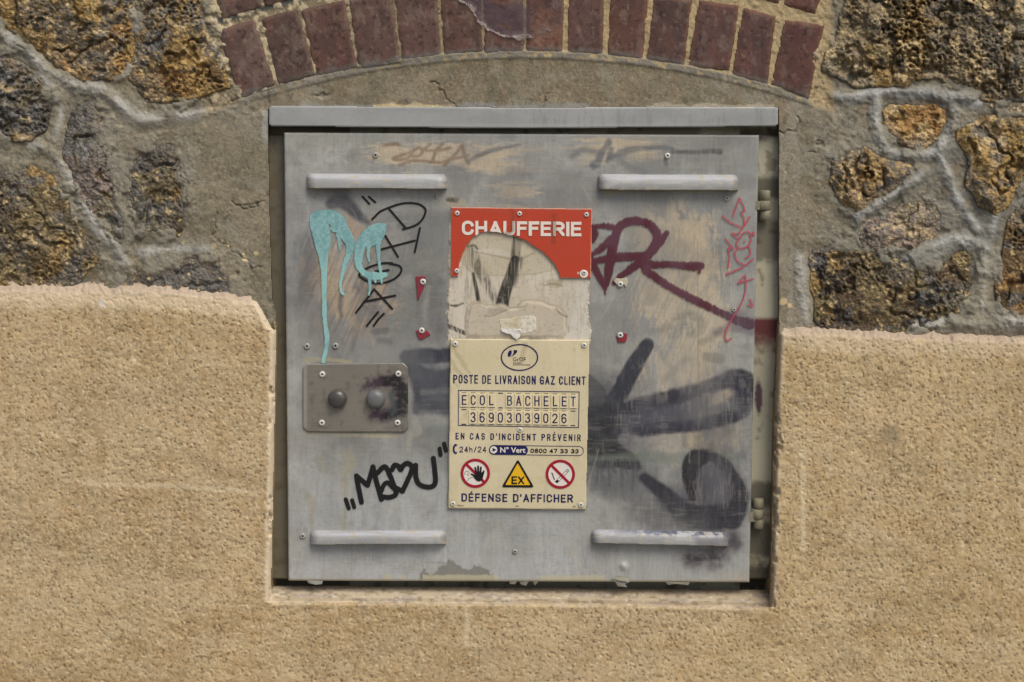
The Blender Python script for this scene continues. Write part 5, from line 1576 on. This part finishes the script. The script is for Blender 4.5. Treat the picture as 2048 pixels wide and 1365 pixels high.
sd3 = sdpoly(X2, Y2, [(1002, 655), (1012, 660), (1030, 657), (1042, 664), (1040, 674), (1034, 680), (1020, 668), (1004, 664)]) + (fbm(X2, Y2, 7, s=845, o=3) - .5) * 3
h3 = Y_SH - .0040 - np.clip(Y2 - 655, 0, 30) * .00012 - (fbm(X2, Y2, 9, s=846) - .5) * .0015
grid('torn_flap', xs2, ys2, h3, M_SHEET, lab, np.ones(X2.shape + (3,)) * lin((212, 210, 202)), sd3 < 1)
rivet(1038.6, 663.7, Y_SH - .0038, lab, True, .85)

# ---------------------------------------------------------------- red sign
Y_RS = Y_DOOR - 0.0048
red_s = empty('boiler_room_sign', 1042, 556, Y_RS, 'red rectangular CHAUFFERIE sign with white lettering and its lower middle broken out', 'sign')
arc = [(916, 552.5), (919, 527.5), (925, 509), (933, 493), (941, 482), (949, 473), (961, 466.5), (971, 464), (981.5, 463.5), (993, 465), (1005, 467), (1015, 469.5), (1025, 472), (1037, 476), (1049, 480.6), (1058, 486), (1067.5, 493), (1078, 499.5), (1088, 507), (1097, 515), (1105, 524), (1110, 531), (1114, 540), (1118, 549), (1120.6, 556.3)]
tear = []
for i, (a, b) in enumerate(zip(arc[:-1], arc[1:])):
    for k in range(4):
        t = k / 4
        jx, jy = hsh(np.array([i * 4 + k]), np.array([1]), 5)[0] - .5, hsh(np.array([i * 4 + k]), np.array([2]), 5)[0] - .5
        tear.append((a[0] + (b[0] - a[0]) * t + jx * 1.6, a[1] + (b[1] - a[1]) * t + jy * 1.6))
red_out = [(903, 415.3), (1040, 416.8), (1183.7, 418.4), (1182.6, 490), (1181.2, 557)] + [(1120.6, 556.3)] + tear[::-1] + [(901.4, 552.2), (902.2, 480)]


def clip_poly_faces(poly, y, name, parent):
    """front sheet of the sign as a fine cut grid with true thickness"""
    xs = np.arange(900, 1186, .8)
    ys = np.arange(413, 560, .8)
    X, Y = np.meshgrid(xs, ys)
    sd = sdpoly(X, Y, poly)
    yy = np.where(sd > 0, Y_SH + .001, y + .0002 * sstep(-2, 0, sd) - (fbm(X, Y, 70, s=851) - .5) * .0008)
    c = np.ones(X.shape + (3,)) * lin((188, 68, 44))
    c = blend(c, sstep(.45, .7, fbm(X, Y, 80, s=852)) * .4, (182, 72, 50))
    dirt = sdstrokes(xs, ys, [sm([(1024, 418, 1), (1026, 440, 1.5), (1022, 462, 3)]), sm([(1108, 430, 1.5), (1106, 470, 3), (1108, 485, 2)])], 20)
    c = blend(c, sstep(6, -1, dirt + 5 * (fbm(X, Y, 8, s=853) - .5)) * .45, (120, 62, 44))
    c = blend(c, sstep(10, 2, Y - 418) * sstep(.42, .6, fbm(X, Y, 26, 8, s=854)) * .5, (160, 92, 78))
    c = blend(c, sstep(-1.3, -.2, sd) * .75, (214, 186, 160))
    c = blend(c, sstep(.85, .9, vn(X / 3, Y / 3, 855)) * .35, (150, 60, 44))
    return grid(name, xs, ys, yy, M_CREAMRED, parent, c, sd < .8)


M_CREAMRED = attr_mat('red_sign_sheet', 0.45, [('n', 60, 0.04, 0.002)], [(140, 0.04), (500, 0.04)], None, 0.35)
clip_poly_faces(red_out, Y_RS, 'panel', red_s)
# the word, cut off by the break
def word_paint(X, Y):
    c = np.ones(X.shape + (3,)) * lin((230, 222, 210))
    d_ = sdstrokes(X[0], Y[:, 0], [sm([(1026, 436, 2), (1024, 462, 3), (1014, 466, 3)]), sm([(1108, 440, 3), (1107, 476, 4)])], 20)
    return blend(c, sstep(5, -2, d_ + 5 * (fbm(X, Y, 6, s=858) - .5)) * .7, (140, 128, 116))


block('CHAUFFERIE', 923.8, 1162.5, 470.3, 472.8, 441.6, 444.2, 2.9, Y_RS, M_CREAM, red_s, .2, 'white CHAUFFERIE lettering', .0009, 'lettering', .5,
      lambda X, Y: sdpoly(X, Y, red_out) + .6, word_paint)
for x, y in ((914.4, 427), (1039, 427.8), (1173, 429.8), (913.6, 542.3), (1168, 545.8)):
    rivet(x, y, Y_RS - .0005, red_s, True, .72)
poly_relief('bare_spot', ell(1168, 548, 8.5, 8), Y_RS - .0002, M_WHITE, red_s, .0003)
stroke_relief('print_mark', [[(1155, 544.5), (1155, 549), (1158, 548), (1158, 545.5), (1155, 544.5)]], .5, Y_RS - .0003, M_WHITE, red_s, .0003)

# ---------------------------------------------------------------- cream sign
Y_GS = Y_DOOR - 0.0052
gs = empty('gas_delivery_sign', 1034, 1018, Y_GS, 'cream POSTE DE LIVRAISON GAZ sign with navy text and three safety symbols', 'sign')
CS = [(900.5, 678), (1178.7, 680.6), (1171.5, 1019.8), (896.5, 1017.2)]


def cream_paint(X, Y):
    c = np.ones(X.shape + (3,)) * lin((212, 202, 168))
    c = blend(c, sstep(.52, .7, fbm(X, Y, 14, 70, s=866, o=4)) * .25, (190, 178, 144))
    for rx, ry in ((910.5, 688), (1168, 691), (1039.7, 860), (906, 1008), (1161.7, 1010)):
        c = blend(c, sstep(12, 4, np.hypot(X - rx, (Y - ry) * np.where(Y > ry, .6, 1)) + 6 * (fbm(X, Y, 6, s=867) - .5)) * .4, (164, 146, 104))
    c = blend(c, sstep(.4, .7, fbm(X, Y, 140, s=861)) * .5, (220, 208, 176))
    d_ = sdstrokes(X[0], Y[:, 0], [sm([(905, 690, 2), (912, 705, 3), (928, 730, 3), (938, 745, 1.5)]), sm([(903, 720, 1.5), (912, 740, 3), (925, 750, 2)]), sm([(906, 760, 1), (916, 775, 1)]), sm([(1148, 697, .6), (1149, 701, .8)]), sm([(930, 835, 1), (936, 818, 1)]), sm([(1050, 690, 4), (1044, 720, 4)])], 20)
    c = blend(c, sstep(4, -2, d_ + 6 * (fbm(X, Y, 5, 9, s=862) - .5)) * .45, (158, 146, 112))
    c = blend(c, sstep(.86, .9, vn(X / 3.2, Y / 3.2, 863)) * .3, (176, 160, 120))
    c = blend(c, sstep(915, 898, X) * sstep(.5, .65, fbm(X, Y, 20, s=864)) * .3, (184, 166, 124))
    c = blend(c, sstep(.56, .7, fbm(X, Y, 60, 24, s=865)) * .25, (202, 186, 146))
    return c


painted_slab('panel', CS, Y_GS, Y_DOOR, M_CREAM, gs, cream_paint, 1.6, 1.4)
YT = Y_GS
for x, y, k in ((910.5, 688, .82), (1168, 691, .82), (1039.7, 860, .75), (906, 1008, .8), (1161.7, 1010, .8)):
    rivet(x, y, Y_GS, gs, True, k)
# oval emblem with two leaves
em = relief('emblem', *ring_outline(ell(1039, 715.3, 37.5, 27), ell(1039, 715.3, 35, 24.6)), YT, M_NAVY, gs, .0006, 'navy oval emblem')
lf1 = [(1015.5, 712), (1015.8, 706.5), (1018, 702.5), (1021, 700.8), (1023.2, 701.5), (1023.6, 705), (1022.6, 709.5), (1020.6, 713.2), (1017.5, 714.8)]
lf2 = [(1027, 700.6), (1032, 700.4), (1034.8, 701.6), (1034.6, 703.8), (1032, 707.5), (1028, 710.8), (1024, 713.2), (1020.8, 715), (1024.6, 711.4), (1027, 707), (1027.6, 703.5)]
poly_relief('emblem_leaf', lf1, YT, M_NAVY, em)
poly_relief('emblem_leaf', lf2, YT, M_NAVY, em)
text('GrDF', 1026, 1052, 722.8, 723, 715, 715.2, YT, M_INK, em, -.004)
text('GAZ R\u00c9SEAU', 1026.3, 1045, 727.3, 727.4, 725.3, 725.4, YT, M_INK, em)
text('DISTRIBUTION FRANCE', 1026.3, 1060, 730.9, 731.2, 728.9, 729.2, YT, M_INK, em)
block('POSTE DE LIVRAISON GAZ CLIENT', 906.6, 1171, 766.7, 770, 749.7, 753.5, 1.05, YT, M_NAVY, gs, .5, 'navy POSTE DE LIVRAISON GAZ CLIENT line')
# box of interchangeable tiles
bo = np.array([(916.2, 780.4), (1159.2, 783.5), (1157.9, 856.4), (915.9, 852)])
bi = bo + np.array([(1.5, 1.5), (-1.5, 1.5), (-1.5, -1.5), (1.5, -1.5)])


def cell(i, row):
    x = 928.1 + 18.19 * i - (0.4 if row else 0)
    t = i / 12
    if row == 0:
        return x, 787.6 + 2.6 * t, 814.6 + 2.9 * t, 790.3 + 3.1 * t, 809.8 + 3.6 * t
    return x, 821.4 + 2.9 * t, 848.4 + 2.6 * t, 824.4 + 3.6 * t, 844.5 + 2.4 * t


dash = []
for row, word in ((0, 'ECOL BACHELET'), (1, ' 36903039026 ')):
    for i, ch in enumerate(word):
        x, t0, t1, g0, g1 = cell(i, row)
        wide = ch == ' '
        for yy_ in (t0 - 1.6, t1 + .6):
            dash.append((x, yy_, 4.6, .9 if wide else .45))
        if wide:
            continue
        tile = slab('number_tile', [(x - 8.3, t0), (x + 8.3, t0 + .15), (x + 8.2, t1), (x - 8.4, t1 - .15)], YT - .0011, YT + .0003, M_TILE, gs, .7)
        fat = .004
        nar = {'L': 4.4, 'E': 4.7, 'T': 5.0}.get(ch, 5.1)
        block(ch, x - nar, x + nar, g1, g1, g0, g0, 1.05, YT - .0011, M_TEAL if (ch == 'T' and i == 12) or ch == 'B' else M_NAVY, tile, name='character', t=.0003, step=.4)
box = relief('box_outline', *ring_outline(bo, bi), YT, M_NAVY, gs)
for x, y, hw, hh in dash:
    poly_relief('dash', [(x - hw, y - hh), (x + hw, y - hh), (x + hw, y + hh), (x - hw, y + hh)], YT, M_INK, box, .0003)
block("EN CAS D'INCIDENT PR\u00c9VENIR", 911.3, 1161.3, 878.7, 882.3, 866, 869.3, .85, YT, M_NAVY, gs, .85, 'navy EN CAS D\u2019INCIDENT PR\u00c9VENIR line')
# telephone and green-number pill
ph = [(909.5, 888.5), (912, 888), (912.6, 892), (910.6, 893.5), (909, 897), (909, 901), (910.4, 904), (912.4, 905), (911.6, 908.6), (909.4, 908.4), (907, 905.5), (905.6, 901), (905.6, 896), (907, 891.5)]
poly_relief('telephone_symbol', ph, YT, M_NAVY, gs, .0005)
stroke_relief('telephone_symbol', [[(914, 889), (913.2, 892)], [(913.6, 904.6), (913.2, 907.6)]], .7, YT, M_NAVY, gs, .0005)
block('24h/24', 919, 972.3, 904.6, 905, 893.2, 893.4, .7, YT, M_NAVY, gs, .5)


def capsule(x0, x1, yc0, yc1, r, n=14):
    a = ell(x1 - r, yc1, r, r, n, -math.pi / 2, math.pi / 2)
    b = ell(x0 + r, yc0, r, r, n, math.pi / 2, 3 * math.pi / 2)
    return np.vstack([a, b])


pill = relief('phone_number_pill', *ring_outline(capsule(978, 1167.6, 900.2, 902.4, 9.8), capsule(979.2, 1166.4, 900.2, 902.4, 8.6)), YT, M_NAVY, gs, .0005)
bl = np.vstack([[(1051, 891.5)], ell(1046.5, 901, 9.4, 9.6, 10, -.9, .9), [(1051, 910.6)], ell(987.8, 900.2, 9.7, 9.7, 12, math.pi / 2, 3 * math.pi / 2)])
blue = poly_relief('blue_field', bl, YT, M_NAVY, pill, .0007)
poly_relief('disc', ell(987.4, 900.2, 7.2, 7.2, 24), YT - .0007, M_PWHITE, pill, .0003)
poly_relief('arrow', [(985, 896.3), (993, 900.2), (985, 904.2)], YT - .0010, M_NAVY, pill, .0002)
text('N\u00b0 Vert', 1000.3, 1051, 905.7, 906.2, 895, 895.5, YT - .0007, M_PWHITE, pill, .022)
block('0800 47 33 33', 1061, 1157, 905.8, 907, 897.4, 898.6, .75, YT, M_INK, gs, .32)


# three safety symbols
def ring_sign(cx, cy, label):
    d_ = poly_relief('safety_symbol', ell(cx, cy, 25, 25, 40), YT, M_PWHITE, gs, .0003, label)
    relief('red_ring', *ring_outline(ell(cx, cy, 29.4, 29.2, 56), ell(cx, cy, 23.8, 23.6, 56)), YT, M_PRED, d_, .0008)
    a = math.radians(45)
    n = np.array([math.cos(a), -math.sin(a)]) * 2.9
    d = np.array([math.cos(a), math.sin(a)]) * 25
    c0 = np.array([cx, cy])
    relief('red_bar', np.array([c0 - d + n, c0 + d + n, c0 + d - n, c0 - d - n]), [[0, 1, 2, 3]], YT, M_PRED, d_, .0006)
    return d_


hs = ring_sign(950.6, 947, 'round no entry symbol with a raised black hand')
q = lambda x, y: (880 + x / 6.4, 840 + y / 6.4)
hand = [q(*p) for p in [(500, 790), (470, 780), (446, 755), (425, 722), (390, 695), (398, 686), (425, 695), (447, 708), (452, 690), (446, 640), (440, 606), (452, 600), (461, 612), (472, 662), (477, 662), (476, 600), (482, 584), (496, 586), (501, 600), (503, 662), (509, 662), (513, 606), (522, 596), (534, 602), (535, 618), (530, 672), (536, 676), (553, 650), (566, 648), (572, 660), (560, 700), (548, 745), (530, 778)]]
ha = poly_relief('hand', hand, YT, M_INK, hs, .0011)
stroke_relief('face_outline', [[q(*p) for p in [(375, 690), (365, 665), (345, 656), (325, 664), (316, 685), (320, 705)]], [q(350, 700), q(362, 712), q(376, 706)], [q(345, 690), q(352, 696)], [q(*p) for p in [(352, 782), (370, 752), (395, 742), (420, 745)]]], .42, YT - .0003, M_INK, hs, .0002)
ns = ring_sign(1120.6, 949, 'round no smoking symbol with a cigarette')
stroke_relief('cigarette', [[q(*p) for p in [(1500, 765), (1632, 632), (1652, 652), (1525, 785)]], [q(1615, 650), q(1640, 672)]], .45, YT - .0003, M_INK, ns, .0002)
poly_relief('cigarette_tip', [q(*p) for p in [(1500, 764), (1526, 786), (1502, 812), (1476, 800), (1478, 782)]], YT - .0003, M_INK, ns, .0002)
stroke_relief('smoke', [[q(*p) for p in [(1430, 682), (1446, 700), (1446, 722), (1458, 745), (1464, 765)]]], 1.0, YT - .0003, M_INK, ns, .0002)


def rtri(pts, r, n=6):
    p = np.asarray(pts, float)
    out = []
    for i in range(3):
        a, b, c_ = p[i - 1], p[i], p[(i + 1) % 3]
        d1, d2 = (a - b) / np.linalg.norm(a - b), (c_ - b) / np.linalg.norm(c_ - b)
        for k in range(n + 1):
            t = k / n
            out.append(b + d1 * r * (1 - t) ** 2 + d2 * r * t ** 2)
    return np.array(out)


to, ti = rtri([(1035.8, 918.5), (1068.5, 975.5), (1003, 975)], 6), rtri([(1035.8, 926.2), (1061.3, 970.8), (1010.4, 970.5)], 3)
ts = poly_relief('safety_symbol', ti, YT, M_YEL, gs, .0004, 'yellow triangle marked EX')
relief('black_border', *ring_outline(to, ti), YT, M_INK, ts, .0009)
block('EX', 1023, 1048, 968.3, 968.5, 952.8, 953, 1.3, YT - .0004, M_INK, ts, .25)
block("D\u00c9FENSE D'AFFICHER", 923, 1145.6, 1003.1, 1005.3, 987, 989.4, 1.25, YT, M_NAVY, gs, .42, 'navy D\u00c9FENSE D\u2019AFFICHER line')
text('PPD1', 914.7, 927.2, 1013.6, 1013.7, 1010.2, 1010.3, YT, M_INK, gs, 0, 1, None, .0002)
text('09', 1031.2, 1037.4, 1014.6, 1014.6, 1011.3, 1011.3, YT, M_INK, gs, 0, 1, None, .0002)
text('20', 1144.8, 1151.4, 1015.3, 1015.3, 1011.9, 1011.9, YT, M_INK, gs, 0, 1, None, .0002)

# ---------------------------------------------------------------- scraps of an earlier red sign, left under their rivets
Z = lambda x, y: (540 + x / 5.1125, 480 + y / 5.1125)
Q = lambda x, y: (1160 + x / 4.876, 480 + y / 4.876)
for poly, (rx, ry), lb, mt in (
        ([Z(*p) for p in [(1492, 376), (1590, 374), (1586, 430), (1570, 500), (1540, 560), (1524, 612), (1508, 600), (1500, 480)]], (846, 564), 'long torn red plastic scrap left of the sheet, the upper of two', M_SCRAP),
        ([Z(*p) for p in [(1492, 932), (1530, 918), (1570, 920), (1610, 935), (1640, 970), (1600, 990), (1560, 1020), (1522, 1012)]], (843.6, 661.5), 'triangular torn red plastic scrap left of the sheet, below the long one', M_SCRAP),
        ([Q(*p) for p in [(330, 400), (350, 374), (400, 380), (462, 372), (466, 420), (448, 468), (436, 440), (400, 420), (360, 440)]], (1240.4, 568.8), 'pale chipped scrap held by a rivet under the maroon tag', M_PAPER),
        ([Q(*p) for p in [(356, 940), (380, 915), (420, 910), (460, 918), (456, 975), (440, 1000), (372, 998)]], (1240.4, 670.7), 'small square red plastic scrap right of the sheet', M_SCRAP)):
    r = empty('sign_scrap', rx, ry, Y_DOOR - .002, lb, 'sign remnant', 'scraps of an earlier sign held by rivets')
    slab('scrap', poly, Y_DOOR - .0022, Y_DOOR, mt, r, .5)
    rivet(rx, ry, Y_DOOR - .0022, r, True, .9)

# ---------------------------------------------------------------- dried glue film on the bricks
gf = empty('glue_film', 1022, 78, -.004, 'dried purple grey film of poster glue peeling off the middle bricks of the arch', 'glue residue')
xs, ys = np.arange(905, 1140, 1.3), np.arange(-60, 92, 1.3)
X, Y = np.meshgrid(xs, ys)
pl = [(912, -60), (912, 0), (930, 12), (944, 22), (955, 45), (968, 60), (985, 68), (1000, 72), (1020, 76), (1046, 80), (1062, 76), (1080, 66), (1100, 62), (1122, 56), (1126, 30), (1120, 0), (1118, -60)]
sd = sdpoly(X, Y, pl) + (fbm(X, Y, 14, s=901, o=4) - .5) * 14
c = np.ones(X.shape + (3,)) * lin((98, 80, 88))
f1, f2 = worley(X, Y, 9, 902)
cr = sstep(.1, .02, f2 - f1) * sstep(-22, -4, sd)
c = blend(c, cr * .6, (160, 150, 146))
c = blend(c, sstep(11, 0, np.abs(sd + 4)) * sstep(.35, .55, fbm(X, Y, 9, s=905)) * .75, (164, 153, 148))
hole = sdstrokes(xs, ys, [sm([(998, 48, 3), (1010, 53, 3)]), sm([(1040, -4, 4), (1055, 8, 4)]), sm([(985, 0, 4), (1010, 4, 6), (1025, 2, 4)])], 10)
cov = .62 + .25 * sstep(0, -20, sd) * 0 + .15 * sstep(2, -2, np.abs(sd + 2) - 1.5) + cr * .2 - .25 * sstep(.45, .65, fbm(X, Y, 40, s=903)) - .9 * sstep(1, -1, hole)
cov = np.where(X > 1062, cov - .22, cov)
hh = 3.6 + 2.5 * sstep(-8, 0, sd) + (fbm(X, Y, 20, s=904) - .5) * 2.5
grid('film', xs, ys, YM - hh * S, M_FILM, gf, c, sd < 0, {'cover': cov})
